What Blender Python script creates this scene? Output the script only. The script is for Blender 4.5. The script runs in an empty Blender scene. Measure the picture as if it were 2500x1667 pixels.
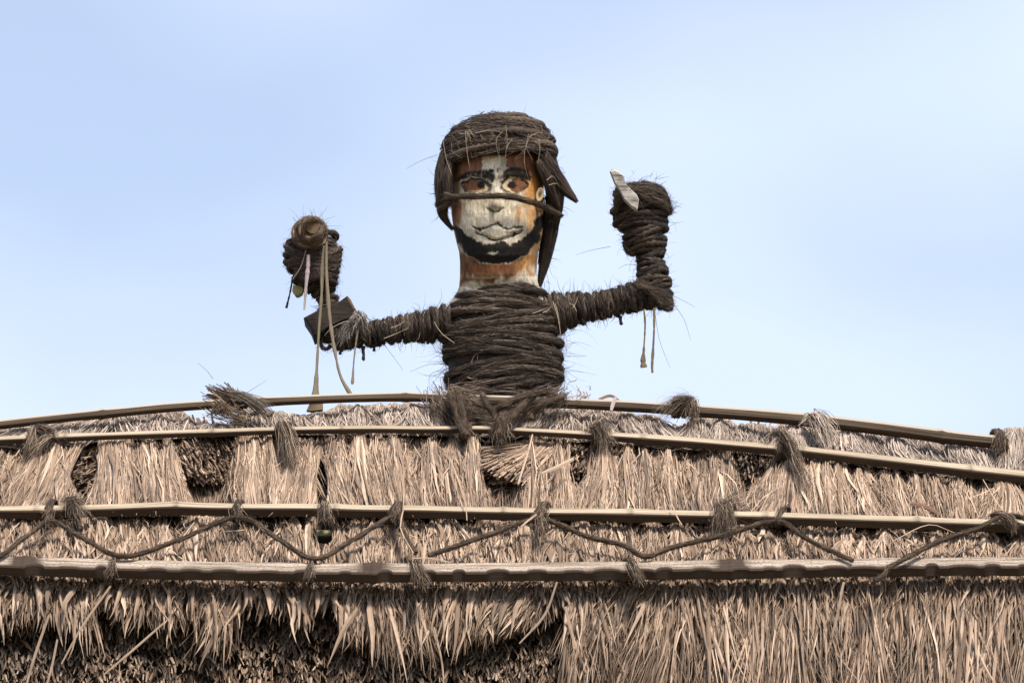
import bpy, math, random
import numpy as np

R = np.random.default_rng(7)
random.seed(7)
scene = bpy.context.scene

# ------------------------------------------------------------------ camera
CAM = np.array([0.0, -14.0, 1.6]); PITCH = math.radians(14); FOC = 156.0
cd = bpy.data.cameras.new("camera"); cam = bpy.data.objects.new("camera", cd)
scene.collection.objects.link(cam)
cam.location = CAM; cam.rotation_euler = (math.radians(90) + PITCH, 0, 0)
cd.lens = FOC; cd.sensor_width = 36; cd.clip_start = 0.1; cd.clip_end = 6000
scene.camera = cam

# ------------------------------------------------------------------ sky, sun, exposure
SUN_EL, SUN_AZ = 60, 150          # azimuth measured from +Y (away from the camera), clockwise
w = bpy.data.worlds.new("World"); scene.world = w; w.use_nodes = True
nt = w.node_tree; nt.nodes.clear()
def wn(t, **k):
    n = nt.nodes.new(t)
    for a, b in k.items(): setattr(n, a, b)
    return n
sky = wn("ShaderNodeTexSky", sky_type="NISHITA", sun_disc=False)
sky.sun_elevation = math.radians(SUN_EL); sky.sun_rotation = math.radians(SUN_AZ)
sky.altitude = 0; sky.air_density = 1.0; sky.dust_density = 1.0; sky.ozone_density = 2.0
tc = wn("ShaderNodeTexCoord")
mp = wn("ShaderNodeMapping"); mp.inputs["Scale"].default_value = (1.0, 1.0, 1.8); mp.inputs["Location"].default_value = (5.5399, 2.6975, 0.4947)
n1 = wn("ShaderNodeTexNoise"); n1.inputs["Scale"].default_value = 5.5; n1.inputs["Detail"].default_value = 2.6; n1.inputs["Roughness"].default_value = 0.45
cr = wn("ShaderNodeMapRange"); cr.inputs[1].default_value = 0.36; cr.inputs[2].default_value = 0.64
cr.inputs[3].default_value = 0.44; cr.inputs[4].default_value = 0.82
veil = wn("ShaderNodeRGB"); veil.outputs[0].default_value = (5.65, 6.4, 8.1, 1)
mx = wn("ShaderNodeMix", data_type="RGBA")
bg = wn("ShaderNodeBackground"); bg.inputs["Strength"].default_value = 0.112
wo = wn("ShaderNodeOutputWorld")
L = nt.links.new
L(tc.outputs["Generated"], mp.inputs["Vector"]); L(mp.outputs[0], n1.inputs["Vector"])
L(n1.outputs["Fac"], cr.inputs[0]); L(cr.outputs[0], mx.inputs["Factor"])
L(sky.outputs[0], mx.inputs["A"]); L(veil.outputs[0], mx.inputs["B"])
L(mx.outputs["Result"], bg.inputs["Color"]); L(bg.outputs[0], wo.inputs[0])

sd = bpy.data.lights.new("sun", "SUN"); so = bpy.data.objects.new("sun", sd); scene.collection.objects.link(so)
sd.energy = 4.6; sd.angle = math.radians(13); sd.color = (1.0, 0.95, 0.89)
az, el = math.radians(SUN_AZ), math.radians(SUN_EL)
from mathutils import Vector
sv_ = Vector((math.sin(az) * math.cos(el), math.cos(az) * math.cos(el), math.sin(el)))
so.rotation_euler = sv_.to_track_quat('Z', 'Y').to_euler()
so.location = (0, 0, 30)
vs = scene.view_settings
vs.view_transform = "Standard"; vs.look = "None"; vs.exposure = 0.5; vs.gamma = 1.0; vs.use_curve_mapping = False
scene.render.film_transparent = False

# ------------------------------------------------------------------ where things stand
# The lens is long, so the roof is measured in photo units of about 1.33 mm at the ridge.
U = 3.3333 / 2500
FW = np.array([0, math.cos(PITCH), math.sin(PITCH)]); UP = np.array([0, -math.sin(PITCH), math.cos(PITCH)])
def ray(x, y):
    x = np.asarray(x, float); y = np.asarray(y, float); x, y = np.broadcast_arrays(x, y)
    a = (x - 1250) / 2500 * 36 / FOC; b = -(y - 833.5) / 2500 * 36 / FOC
    d = FW + b[..., None] * UP
    d[..., 0] += a
    return d
def W(x, y, Y=0.0):                      # point at distance Y
    d = ray(x, y); t = (np.asarray(Y) - CAM[1]) / d[..., 1]
    return CAM + d * t[..., None]
SL = math.radians(42)
NRM = np.array([0, -math.sin(SL), math.cos(SL)]); UPS = np.array([0, math.cos(SL), math.sin(SL)])
Q0 = W(1150, 975, -0.2)
KN = float((Q0 - CAM) @ NRM)
def S(x, y, off=0.0):                    # point on the roof slope, lifted off it by off metres
    d = ray(x, y); t = (KN + np.asarray(off)) / (d @ NRM)
    return CAM + d * t[..., None]
def fit(pts, deg=4):
    p = np.array(pts, float); c = np.polyfit((p[:, 0] - 1250) / 1250, p[:, 1], deg)
    return lambda x: np.polyval(c, (np.asarray(x, float) - 1250) / 1250)
ridge = fit([(-300, 1074), (0, 1035), (300, 1004), (700, 980), (1100, 972), (1300, 977), (1600, 992), (2000, 1028), (2430, 1077), (2800, 1122)])
pole2 = fit([(-300, 1094), (0, 1077), (350, 1058), (700, 1048), (1100, 1049), (1400, 1060), (1700, 1082), (2000, 1110), (2500, 1164), (2800, 1200)])
pole3 = fit([(-300, 1248), (0, 1246), (350, 1246), (700, 1246), (1200, 1250), (1700, 1257), (2100, 1269), (2500, 1284), (2800, 1296)], 3)
board = fit([(-300, 1366), (0, 1378), (300, 1390), (700, 1395), (1200, 1393), (1700, 1389), (2100, 1386), (2500, 1383), (2800, 1381)], 3)

# ------------------------------------------------------------------ noise
def vn(x, y, seed=0):
    x = np.asarray(x, float); y = np.asarray(y, float)
    xi = np.floor(x).astype(np.int64); yi = np.floor(y).astype(np.int64); fx = x - xi; fy = y - yi
    fx = fx * fx * (3 - 2 * fx); fy = fy * fy * (3 - 2 * fy)
    def h(a, b):
        n = (a * 374761393 + b * 668265263 + seed * 982451653) & 0x7fffffff
        n = ((n ^ (n >> 13)) * 1274126177) & 0x7fffffff
        return ((n ^ (n >> 16)) & 0xffff) / 65535.0
    return (h(xi, yi) * (1 - fx) + h(xi + 1, yi) * fx) * (1 - fy) + (h(xi, yi + 1) * (1 - fx) + h(xi + 1, yi + 1) * fx) * fy
def fbm(x, y, seed=0, o=4):
    s = 0; a = 0.5; t = 0
    for i in range(o):
        s = s + a * vn(x * 2 ** i, y * 2 ** i, seed + i); t += a; a *= 0.5
    return s / t
def norm(v): return v / np.maximum(np.linalg.norm(v, axis=-1, keepdims=True), 1e-9)

# ------------------------------------------------------------------ mesh collecting
ORG = {}
class Acc:
    def __init__(s): s.v = []; s.f = []; s.t = []; s.uv = []; s.c = []; s.n = 0; s.tri = []
    def add(s, V, F, tone, suv):
        V = V.reshape(-1, 3); s.v.append(V); s.f.append(F.reshape(-1, 4) + s.n)
        s.t.append(np.broadcast_to(np.asarray(tone, float), (len(V),)).copy() if np.ndim(tone) == 0 else np.asarray(tone, float).reshape(-1))
        s.uv.append(suv.reshape(-1, 3)); s.n += len(V)
    def build(s, name, mat, parent=None, smooth=False, origin=None, colors=None, **props):
        V = np.concatenate(s.v); F = np.concatenate(s.f); T = np.concatenate(s.t); UVW = np.concatenate(s.uv)
        if origin is None:
            lo, hi = V.min(0), V.max(0); origin = np.array([(lo[0] + hi[0]) / 2, (lo[1] + hi[1]) / 2, lo[2]])
        me = bpy.data.meshes.new(name)
        me.vertices.add(len(V)); me.vertices.foreach_set("co", (V - origin).astype(np.float32).ravel())
        me.loops.add(F.size); me.loops.foreach_set("vertex_index", F.astype(np.int32).ravel())
        me.polygons.add(len(F)); me.polygons.foreach_set("loop_start", np.arange(0, F.size, 4, dtype=np.int32))
        me.polygons.foreach_set("use_smooth", np.full(len(F), smooth))
        a = me.attributes.new("tone", "FLOAT", "POINT"); a.data.foreach_set("value", T.astype(np.float32))
        a = me.attributes.new("suv", "FLOAT_VECTOR", "POINT"); a.data.foreach_set("vector", UVW.astype(np.float32).ravel())
        if colors is not None:
            a = me.attributes.new("paint", "FLOAT_COLOR", "POINT"); a.data.foreach_set("color", colors.astype(np.float32).ravel())
        me.update(calc_edges=True); me.validate()
        me.materials.append(mat)
        o = bpy.data.objects.new(name, me); scene.collection.objects.link(o)
        po = np.zeros(3)
        if parent is not None: o.parent = parent; po = ORG[parent.name]
        o.location = origin - po; ORG[o.name] = np.array(origin)
        for k, v in props.items(): o[k] = v
        return o
def thing(name, label, cat, loc, group=None):
    o = bpy.data.objects.new(name, None); scene.collection.objects.link(o); o.empty_display_size = 0.05
    o.location = loc; ORG[o.name] = np.array(loc, float)
    o["label"] = label; o["category"] = cat
    if group: o["group"] = group
    return o
def tag(o, label, cat, group=None):
    o["label"] = label; o["category"] = cat
    if group: o["group"] = group
    return o

STRAW = np.array([0.75, 1, 1, 0.85, 0.25]); LEAF = np.array([0.35, 0.9, 1.0, 0.85, 0.5, 0.06])
HAIR = np.array([1, 0.9, 0.7, 0.3])
def ribbons(acc, P, nref, wd, prof, roll, tone, fold=0.0):
    N, K, _ = P.shape
    prof = np.interp(np.linspace(0, 1, K), np.linspace(0, 1, len(prof)), prof)
    T = norm(np.gradient(P, axis=1)); nref = np.broadcast_to(nref, P.shape)
    sd_ = norm(np.cross(T, nref)); nn = np.cross(sd_, T)
    roll = np.broadcast_to(roll, (N,))[:, None, None]
    a = np.cos(roll) * sd_ + np.sin(roll) * nn; b = -np.sin(roll) * sd_ + np.cos(roll) * nn
    h = (np.broadcast_to(wd, (N,))[:, None] * prof[None] / 2)[..., None]
    cols = [P - a * h, P + a * h] if not fold else [P - a * h, P + b * h * fold, P + a * h]
    C = len(cols); V = np.stack(cols, 2)
    base = np.arange(N)[:, None, None] * K * C + np.arange(K - 1)[None, :, None] * C + np.arange(C - 1)[None, None]
    F = np.stack([base, base + 1, base + C + 1, base + C], -1)
    tn = np.broadcast_to(np.asarray(tone)[:, None, None], (N, K, C))
    ln = np.concatenate([np.zeros((N, 1)), np.cumsum(np.linalg.norm(np.diff(P, axis=1), axis=-1), 1)], 1)
    suv = np.stack([np.broadcast_to(ln[..., None], (N, K, C)), tn * 91.0, np.broadcast_to(np.linspace(-1, 1, C) * h, (N, K, C)) * 300], -1)
    acc.add(V, F, tn, suv)
def curve3(P0, P1, P2, K):               # quadratic bezier, vectorised
    s = np.linspace(0, 1, K)[None, :, None]
    return (1 - s) ** 2 * P0[:, None] + 2 * s * (1 - s) * P1[:, None] + s * s * P2[:, None]
def stalks(acc, P0, P1, r, tone):        # stiff four-sided stems with cut ends
    N = len(P0); T = norm(P1 - P0); ref = np.where(np.abs(T[:, :1]) > 0.9, np.array([[0, 0, 1.0]]), np.array([[1.0, 0, 0]]))
    a = norm(np.cross(T, ref)); b = np.cross(T, a); an = R.uniform(0, 6.28, N)[:, None]
    r = np.broadcast_to(r, (N,))[:, None]; V = []
    for P, k in ((P0, 1.0), (P1, 0.8)):
        for q in range(4):
            t = an + q * math.pi / 2; V.append(P + (a * np.cos(t) + b * np.sin(t)) * r * k)
    V = np.stack(V, 1); base = (np.arange(N) * 8)[:, None]
    F = np.array([[0, 1, 5, 4], [1, 2, 6, 5], [2, 3, 7, 6], [3, 0, 4, 7], [4, 5, 6, 7]])
    F = base[..., None] + F[None]
    tn = np.broadcast_to(tone[:, None], (N, 8)); s = np.zeros((N, 8, 3)); s[:, 4:, 0] = 0.05; s[..., 1] = tn * 91
    acc.add(V, F, tn, s)
def tube(acc, path, r, ref, twist=0.0, lob=0.16, nsec=10, closed=False, tone=0.5, lobes=3, flatb=1.0):
    M = len(path); T = norm(np.gradient(path, axis=0)) if not closed else norm(np.roll(path, -1, 0) - np.roll(path, 1, 0))
    ref = np.broadcast_to(ref, path.shape); b = norm(np.cross(T, ref)); a = np.cross(b, T)
    seg = np.linalg.norm(np.roll(path, -1, 0) - path, axis=1); ln = np.concatenate([[0], np.cumsum(seg)[:-1]])
    if closed and twist: tot = seg.sum(); twist = round(twist * tot * lobes / 6.2832) * 6.2832 / lobes / tot
    ph = np.linspace(0, 2 * math.pi, nsec, endpoint=False)[None]
    st = ph - twist * ln[:, None]
    r = np.broadcast_to(r, (M,))[:, None]; rr = r * (1 + lob * np.cos(lobes * st))
    V = path[:, None] + (a[:, None] * np.cos(ph)[..., None] + b[:, None] * np.sin(ph)[..., None] * flatb) * rr[..., None]
    Mi = M if closed else M - 1
    i = np.arange(Mi)[:, None]; j = np.arange(nsec)[None]; i2 = (i + 1) % M; j2 = (j + 1) % nsec
    F = np.stack(np.broadcast_arrays(i * nsec + j, i2 * nsec + j, i2 * nsec + j2, i * nsec + j2), -1)
    suv = np.stack(np.broadcast_arrays(ln[:, None], np.cos(st), np.sin(st)), -1)
    acc.add(V, F, tone, suv)
    if not closed:                        # close the ends
        for e, k in ((0, 0), (M - 1, 1)):
            c = path[e][None]; ring = V[e]
            vv = np.concatenate([ring, c]); ff = np.array([[q, (q + 1) % nsec, nsec, nsec] for q in range(0, nsec)])
            ff = np.array([[q, (q + 1) % nsec, (q + 2) % nsec, nsec] for q in range(0, nsec - (nsec % 2), 2)])
            acc.add(vv, ff, tone, np.broadcast_to(np.array([ln[e], 0.0, 0.0]), (len(vv), 3)))
def smooth_path(pts, n):
    pts = np.array(pts, float); t = np.concatenate([[0], np.cumsum(np.linalg.norm(np.diff(pts, axis=0), axis=1))])
    m = len(pts); tan = np.zeros_like(pts)
    tan[1:-1] = (pts[2:] - pts[:-2]) / (t[2:] - t[:-2])[:, None]; tan[0] = (pts[1] - pts[0]) / (t[1] - t[0]); tan[-1] = (pts[-1] - pts[-2]) / (t[-1] - t[-2])
    u = np.linspace(0, t[-1], n); k = np.clip(np.searchsorted(t, u, side="right") - 1, 0, m - 2)
    h = (t[k + 1] - t[k])[:, None]; s = ((u - t[k])[:, None]) / h
    return (2 * s**3 - 3 * s**2 + 1) * pts[k] + (s**3 - 2 * s**2 + s) * h * tan[k] + (-2 * s**3 + 3 * s**2) * pts[k + 1] + (s**3 - s**2) * h * tan[k + 1]
def hairs_on(acc, path, r, ref, n, ln=(0.03, 0.07), wd=0.0012, dev=0.35, lift=0.006, tone=(0.2, 1.0), closed=False, slant=0.0):
    """fibres lying along a rope, a few standing off it"""
    M = len(path); T = norm(np.gradient(path, axis=0)) if not closed else norm(np.roll(path, -1, 0) - np.roll(path, 1, 0))
    ref = np.broadcast_to(ref, path.shape); b = norm(np.cross(T, ref)); a = np.cross(b, T); r = np.broadcast_to(r, (M,))
    step = np.linalg.norm(path[1:] - path[:-1], axis=1).mean(); K = 4
    f0 = R.uniform(0, M if closed else M - 1, n); l = R.uniform(*ln, n) / step * np.where(R.random(n) < .5, -1, 1)
    f = f0[:, None] + l[:, None] * np.linspace(0, 1, K)[None]
    f = np.mod(f, M) if closed else np.clip(f, 0, M - 1.001)
    k = np.floor(f).astype(int); w_ = (f - k)[..., None]; k2 = (k + 1) % M
    L_ = lambda A: A[k] * (1 - w_) + A[k2] * w_
    ph = R.uniform(0, 6.283, (n, 1)) + (R.normal(0, dev * 2.2, n) + slant)[:, None] * np.linspace(0, 1, K)[None]
    ca, cb = L_(a), L_(b); rad = ca * np.cos(ph)[..., None] + cb * np.sin(ph)[..., None]
    out = (np.abs(R.normal(0, lift, n)) * np.where(R.random(n) < .14, 3.5, 1))[:, None] * np.linspace(0, 1, K)[None] ** 1.6
    P = L_(path) + rad * (r[k] * 1.0 + out)[..., None]
    tn = R.beta(1.0, 2.2, n) * (tone[1] * 1.15 - tone[0]) + tone[0]
    ribbons(acc, P, rad, R.uniform(0.7, 1.4, n) * wd, HAIR, R.normal(0, .5, n), tn)
def tuft(acc, A, B, n, s0, s1, bend=(0, 0, 0), wd=0.0016, tone=(0, 1), K=6, lj=0.25, prof=HAIR, nref=(0, -1, 0.2), wig=0.004):
    """a bunch of fibres running from about A to about B"""
    A = np.array(A, float); B = np.array(B, float); ln = np.linalg.norm(B - A)
    c0 = R.normal(0, 1, (n, 3)); P0 = A + c0 * s0 * np.array([1, .7, 1]); P2 = B + (c0 * 0.6 + R.normal(0, 0.8, (n, 3))) * s1 * np.array([1, .7, 1])
    P2 = P0 + (P2 - P0) * (1 - lj * R.random(n) ** 1.5)[:, None]
    P1 = (P0 + P2) / 2 + np.array(bend) + R.normal(0, 1, (n, 3)) * s1 * 0.3
    P = curve3(P0, P1, P2, K)
    P = P + R.normal(0, wig, (n, 1, 3)) * np.sin(np.linspace(0, 1, K) * 7 + R.uniform(0, 6, (n, 1)))[..., None] * np.linspace(0, 1, K)[None, :, None]
    tn = R.uniform(0, 1, n) ** 1.3 * (tone[1] - tone[0]) + tone[0]
    ribbons(acc, P, np.array(nref, float), R.uniform(0.6, 1.5, n) * wd, prof, R.normal(0, 0.6, n), tn)

# ------------------------------------------------------------------ materials
def mat_base(name):
    m = bpy.data.materials.new(name); m.use_nodes = True; t = m.node_tree; t.nodes.clear()
    o = t.nodes.new("ShaderNodeOutputMaterial"); b = t.nodes.new("ShaderNodeBsdfPrincipled"); t.links.new(b.outputs[0], o.inputs[0])
    return m, t, b
def ramp(t, stops):
    r = t.nodes.new("ShaderNodeValToRGB"); e = r.color_ramp.elements
    while len(e) < len(stops): e.new(0.5)
    for k, (p, c) in enumerate(stops): e[k].position = p; e[k].color = (*c, 1)
    return r
def attr(t, name):
    a = t.nodes.new("ShaderNodeAttribute"); a.attribute_name = name; return a
def noise(t, vec, scale, detail=3, rough=.55):
    n = t.nodes.new("ShaderNodeTexNoise"); n.inputs["Scale"].default_value = scale; n.inputs["Detail"].default_value = detail; n.inputs["Roughness"].default_value = rough
    if vec is not None: t.links.new(vec, n.inputs["Vector"])
    return n
def vscale(t, vec, s):
    m = t.nodes.new("ShaderNodeVectorMath"); m.operation = "MULTIPLY"; m.inputs[1].default_value = s; t.links.new(vec, m.inputs[0]); return m.outputs[0]
def mathn(t, op, a, b, c=None):
    m = t.nodes.new("ShaderNodeMath"); m.operation = op
    for k, v in enumerate((a, b, c)):
        if v is None: continue
        if isinstance(v, (int, float)): m.inputs[k].default_value = v
        else: t.links.new(v, m.inputs[k])
    return m.outputs[0]
def mixc(t, f, a, b, mode="MIX"):
    m = t.nodes.new("ShaderNodeMix"); m.data_type = "RGBA"; m.blend_type = mode
    for s, v in (("Factor", f), ("A", a), ("B", b)):
        if isinstance(v, (int, float)): m.inputs[s].default_value = v
        elif isinstance(v, tuple): m.inputs[s].default_value = (*v, 1)
        else: t.links.new(v, m.inputs[s])
    return m.outputs["Result"]
def bump(t, b, h, dist, st=1.0):
    n = t.nodes.new("ShaderNodeBump"); n.inputs["Distance"].default_value = dist; n.inputs["Strength"].default_value = st
    t.links.new(h, n.inputs["Height"]); t.links.new(n.outputs[0], b.inputs["Normal"])

def straw_mat(name, stops, patch=((0.30, 0.26, 0.21), 0.45), rough=0.75):
    m, t, b = mat_base(name); a = attr(t, "tone"); s = attr(t, "suv")
    g = noise(t, vscale(t, s.outputs["Vector"], (14, 1, 7)), 1.0, 4, .75)
    geo = t.nodes.new("ShaderNodeNewGeometry")
    big = noise(t, geo.outputs["Position"], 3.3, 3, .6)
    v = mathn(t, "ADD", mathn(t, "MULTIPLY", g.outputs["Fac"], 0.8), mathn(t, "MULTIPLY", a.outputs["Fac"], 1.0))
    v = mathn(t, "SUBTRACT", v, 0.39)
    r = ramp(t, stops); t.links.new(v, r.inputs[0])
    f = t.nodes.new("ShaderNodeMapRange"); f.inputs[1].default_value = .5; f.inputs[2].default_value = .72; f.inputs[4].default_value = patch[1]; t.links.new(big.outputs["Fac"], f.inputs[0])
    c = mixc(t, f.outputs[0], r.outputs[0], patch[0])
    mid_ = noise(t, geo.outputs["Position"], 11, 4, .7)
    f4 = t.nodes.new("ShaderNodeMapRange"); f4.inputs[1].default_value = .5; f4.inputs[2].default_value = .66; f4.inputs[4].default_value = .5; t.links.new(mid_.outputs["Fac"], f4.inputs[0])
    c = mixc(t, f4.outputs[0], c, tuple(x * .62 for x in patch[0]))
    t.links.new(c, b.inputs["Base Color"]); b.inputs["Roughness"].default_value = rough; b.inputs["Specular IOR Level"].default_value = 0.25
    return m
M_row_top = straw_mat("weathered_ridge_straw", [(0.0, (.04, .026, .018)), (.3, (.155, .11, .08)), (.6, (.31, .235, .18)), (1, (.54, .43, .34))], ((.20, .16, .13), .45))
M_thatch = straw_mat("dry_palm_thatch", [(0.0, (.036, .021, .013)), (.3, (.16, .105, .066)), (.6, (.33, .222, .148)), (1, (.57, .42, .295))], ((.21, .155, .12), .4))
M_leaf = straw_mat("dry_palm_leaf", [(0.0, (.036, .021, .013)), (.3, (.155, .102, .066)), (.6, (.32, .216, .145)), (1, (.56, .41, .29))], ((.18, .13, .09), .4))
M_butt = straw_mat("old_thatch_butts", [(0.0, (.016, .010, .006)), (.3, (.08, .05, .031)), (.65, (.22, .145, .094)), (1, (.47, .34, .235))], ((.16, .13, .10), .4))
M_stalk = straw_mat("dark_brown_stalks", [(0.0, (.015, .009, .005)), (.4, (.06, .036, .02)), (.75, (.17, .105, .06)), (1, (.42, .31, .20))])
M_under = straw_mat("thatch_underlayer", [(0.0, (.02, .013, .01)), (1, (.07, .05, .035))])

def fibre_mat(name, c0, c1, c2, c3):
    m, t, b = mat_base(name); a = attr(t, "tone"); s = attr(t, "suv")
    g = noise(t, vscale(t, s.outputs["Vector"], (22, 4.5, 4.5)), 1.0, 5, .75)
    geo = t.nodes.new("ShaderNodeNewGeometry"); big = noise(t, geo.outputs["Position"], 14, 2)
    v = mathn(t, "ADD", mathn(t, "MULTIPLY", g.outputs["Fac"], .9), mathn(t, "MULTIPLY", a.outputs["Fac"], .8))
    v = mathn(t, "ADD", v, mathn(t, "MULTIPLY", big.outputs["Fac"], .4)); v = mathn(t, "SUBTRACT", v, .72)
    r = ramp(t, [(0, c0), (.35, c1), (.7, c2), (1, c3)]); t.links.new(v, r.inputs[0])
    t.links.new(r.outputs[0], b.inputs["Base Color"]); b.inputs["Roughness"].default_value = .72; b.inputs["Specular IOR Level"].default_value = .3
    bump(t, b, g.outputs["Fac"], 0.004, .9)
    return m
M_fibre = fibre_mat("dark_palm_fibre", (.016, .010, .0065), (.088, .059, .040), (.27, .19, .132), (.72, .57, .43))
M_rope = fibre_mat("brown_fibre_rope", (.020, .012, .007), (.10, .064, .038), (.27, .18, .115), (.62, .47, .33))

def bamboo_mat(name, light, mid, dark, spots=0.3):
    m, t, b = mat_base(name); a = attr(t, "tone"); s = attr(t, "suv")
    g = noise(t, vscale(t, s.outputs["Vector"], (3.5, 8, 8)), 1.0, 6, .72)
    g2 = noise(t, vscale(t, s.outputs["Vector"], (1.3, 2, 2)), 1.6, 3)
    sp = noise(t, vscale(t, s.outputs["Vector"], (110, 12, 12)), 1.0, 3, .7)
    v = mathn(t, "ADD", mathn(t, "MULTIPLY", g.outputs["Fac"], .7), mathn(t, "MULTIPLY", g2.outputs["Fac"], .3))
    r = ramp(t, [(.36, dark), (.45, mid), (.54, light), (.66, tuple(min(1, x * 1.2) for x in light))]); t.links.new(v, r.inputs[0])
    f = t.nodes.new("ShaderNodeMapRange"); f.inputs[1].default_value = .50; f.inputs[2].default_value = .62; f.inputs[4].default_value = spots * .8; t.links.new(sp.outputs["Fac"], f.inputs[0])
    c = mixc(t, f.outputs[0], r.outputs[0], tuple(x * .35 for x in mid))
    ck = noise(t, vscale(t, s.outputs["Vector"], (1.8, 13, 13)), 1.0, 3, .6)
    f2 = t.nodes.new("ShaderNodeMapRange"); f2.inputs[1].default_value = .60; f2.inputs[2].default_value = .66; f2.inputs[4].default_value = .75; t.links.new(ck.outputs["Fac"], f2.inputs[0])
    c = mixc(t, f2.outputs[0], c, tuple(x * .4 for x in dark))
    pt = noise(t, vscale(t, s.outputs["Vector"], (5, 1.5, 1.5)), 1.0, 4, .65)
    f3 = t.nodes.new("ShaderNodeMapRange"); f3.inputs[1].default_value = .52; f3.inputs[2].default_value = .68; f3.inputs[4].default_value = .55; t.links.new(pt.outputs["Fac"], f3.inputs[0])
    c = mixc(t, f3.outputs[0], c, tuple(x * .8 for x in mid))
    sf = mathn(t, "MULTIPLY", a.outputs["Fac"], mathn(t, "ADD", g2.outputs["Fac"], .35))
    if name == 'ridge_bamboo': c = mixc(t, mathn(t, 'GREATER_THAN', mathn(t, 'MULTIPLY', a.outputs['Fac'], -1), .01), c, (.42, .36, .29))  # light along the top of the ridge pole, painted as a pale tone
    c = mixc(t, mathn(t, 'MAXIMUM', mathn(t, 'MINIMUM', sf, .95), 0), c, (.038, .023, .014))  # dark brown of the node stains and of the painted underside shade
    t.links.new(c, b.inputs["Base Color"]); b.inputs["Roughness"].default_value = .75; b.inputs["Specular IOR Level"].default_value = .15
    bump(t, b, g.outputs["Fac"], .002, .6)
    return m
M_bam = bamboo_mat("split_bamboo", (.45, .365, .26), (.31, .23, .15), (.12, .08, .048))
M_bam_dark = bamboo_mat("ridge_bamboo", (.10, .068, .04), (.045, .03, .018), (.018, .012, .007))  # dark browns carry the shade of the ridge pole's front face
M_board = bamboo_mat("grey_weathered_bamboo_board", (.43, .345, .265), (.22, .168, .122), (.06, .042, .030), .95)
M_green = bamboo_mat("greenish_bamboo", (.38, .33, .17), (.26, .22, .10), (.10, .08, .04))
M_strap = bamboo_mat("pale_leaf_strap", (.30, .245, .165), (.20, .155, .095), (.085, .06, .035), .5)
M_strap_brown = bamboo_mat("brown_leaf_strap", (.22, .165, .10), (.14, .10, .06), (.06, .04, .025), .3)
M_pink = bamboo_mat("faded_pink_strap", (.50, .38, .36), (.38, .30, .27), (.2, .16, .14), .4)
M_dark = bamboo_mat("dark_wet_wood", (.042, .031, .022), (.024, .018, .013), (.010, .007, .005), .5)
M_grey = bamboo_mat("grey_driftwood", (.48, .43, .37), (.32, .28, .235), (.10, .08, .06), .4)
M_log = bamboo_mat("brown_log", (.24, .16, .09), (.15, .095, .05), (.05, .03, .016), .6)
M_brown_leaf = bamboo_mat("rust_brown_leaf", (.26, .15, .09), (.16, .09, .055), (.07, .04, .025), .3)

def paint_mat():
    m, t, b = mat_base("painted_carved_wood"); a = attr(t, "paint"); s = attr(t, "suv")
    g = noise(t, vscale(t, s.outputs["Vector"], (60, 60, 16)), 1.0, 6, .7)
    fl = noise(t, s.outputs["Vector"], 75, 4, .7)
    cr_ = t.nodes.new("ShaderNodeTexVoronoi"); cr_.feature = "DISTANCE_TO_EDGE"; cr_.inputs["Scale"].default_value = 46
    wob = mixc(t, .12, s.outputs["Vector"], g.outputs["Color"]); t.links.new(wob, cr_.inputs["Vector"])
    mr = t.nodes.new("ShaderNodeMapRange"); mr.inputs[1].default_value = 0; mr.inputs[2].default_value = .045; mr.inputs[3].default_value = .75; mr.inputs[4].default_value = 0
    t.links.new(cr_.outputs["Distance"], mr.inputs[0])
    v = t.nodes.new("ShaderNodeMapRange"); v.inputs[1].default_value = .3; v.inputs[2].default_value = .7; v.inputs[3].default_value = .55; v.inputs[4].default_value = 1.15; t.links.new(g.outputs["Fac"], v.inputs[0])
    c = mixc(t, 1.0, a.outputs["Color"], v.outputs[0], "MULTIPLY")
    c = mixc(t, mathn(t, "MULTIPLY", mr.outputs[0], fl.outputs["Fac"]), c, (.03, .022, .015))
    t.links.new(c, b.inputs["Base Color"]); b.inputs["Roughness"].default_value = .8; b.inputs["Specular IOR Level"].default_value = .12
    bump(t, b, g.outputs["Fac"], .003, .7)
    return m
M_paint = paint_mat()

def ground_mat():
    m, t, b = mat_base("trodden_earth_and_grass"); geo = t.nodes.new("ShaderNodeNewGeometry")
    n = noise(t, geo.outputs["Position"], .35, 6, .6); n2 = noise(t, geo.outputs["Position"], 7, 5, .7)
    r = ramp(t, [(.4, (.16, .115, .075)), (.55, (.09, .10, .04)), (.7, (.05, .075, .025))]); t.links.new(n.outputs["Fac"], r.inputs[0])
    c = mixc(t, mathn(t, "MULTIPLY", n2.outputs["Fac"], .5), r.outputs[0], (.20, .15, .10))
    t.links.new(c, b.inputs["Base Color"]); b.inputs["Roughness"].default_value = .95; bump(t, b, n2.outputs["Fac"], .03)
    return m

# ------------------------------------------------------------------ ground
a = Acc(); n = 60; g = np.linspace(-1, 1, n); gx = np.sign(g) * np.abs(g) ** 3 * 2500
X, Y = np.meshgrid(gx, gx); V = np.stack([X, Y, 0 * X], -1)
i = np.arange(n - 1)[:, None] * n + np.arange(n - 1)[None]; F = np.stack([i, i + 1, i + n + 1, i + n], -1)
a.add(V, F, 0.5, V * .1); a.build("ground", ground_mat(), kind="structure")

# ------------------------------------------------------------------ roof
roof = thing("thatched_roof", "shaggy dry palm thatch roof beneath the bamboo poles and the rope figure", "roof", W(1250, 1700, -0.9))
XL, XR = -260, 2760
CLUST = [(500, 1122, 72, 62), (205, 1140, 34, 62), (1225, 1150, 62, 46), (1412, 1125, 34, 50), (1835, 1125, 44, 55)]
HOLES = [(786, 1180, 15, 60), (790, 1292, 32, 34), (188, 1288, 22, 14), (530, 1313, 40, 12)]
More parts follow.
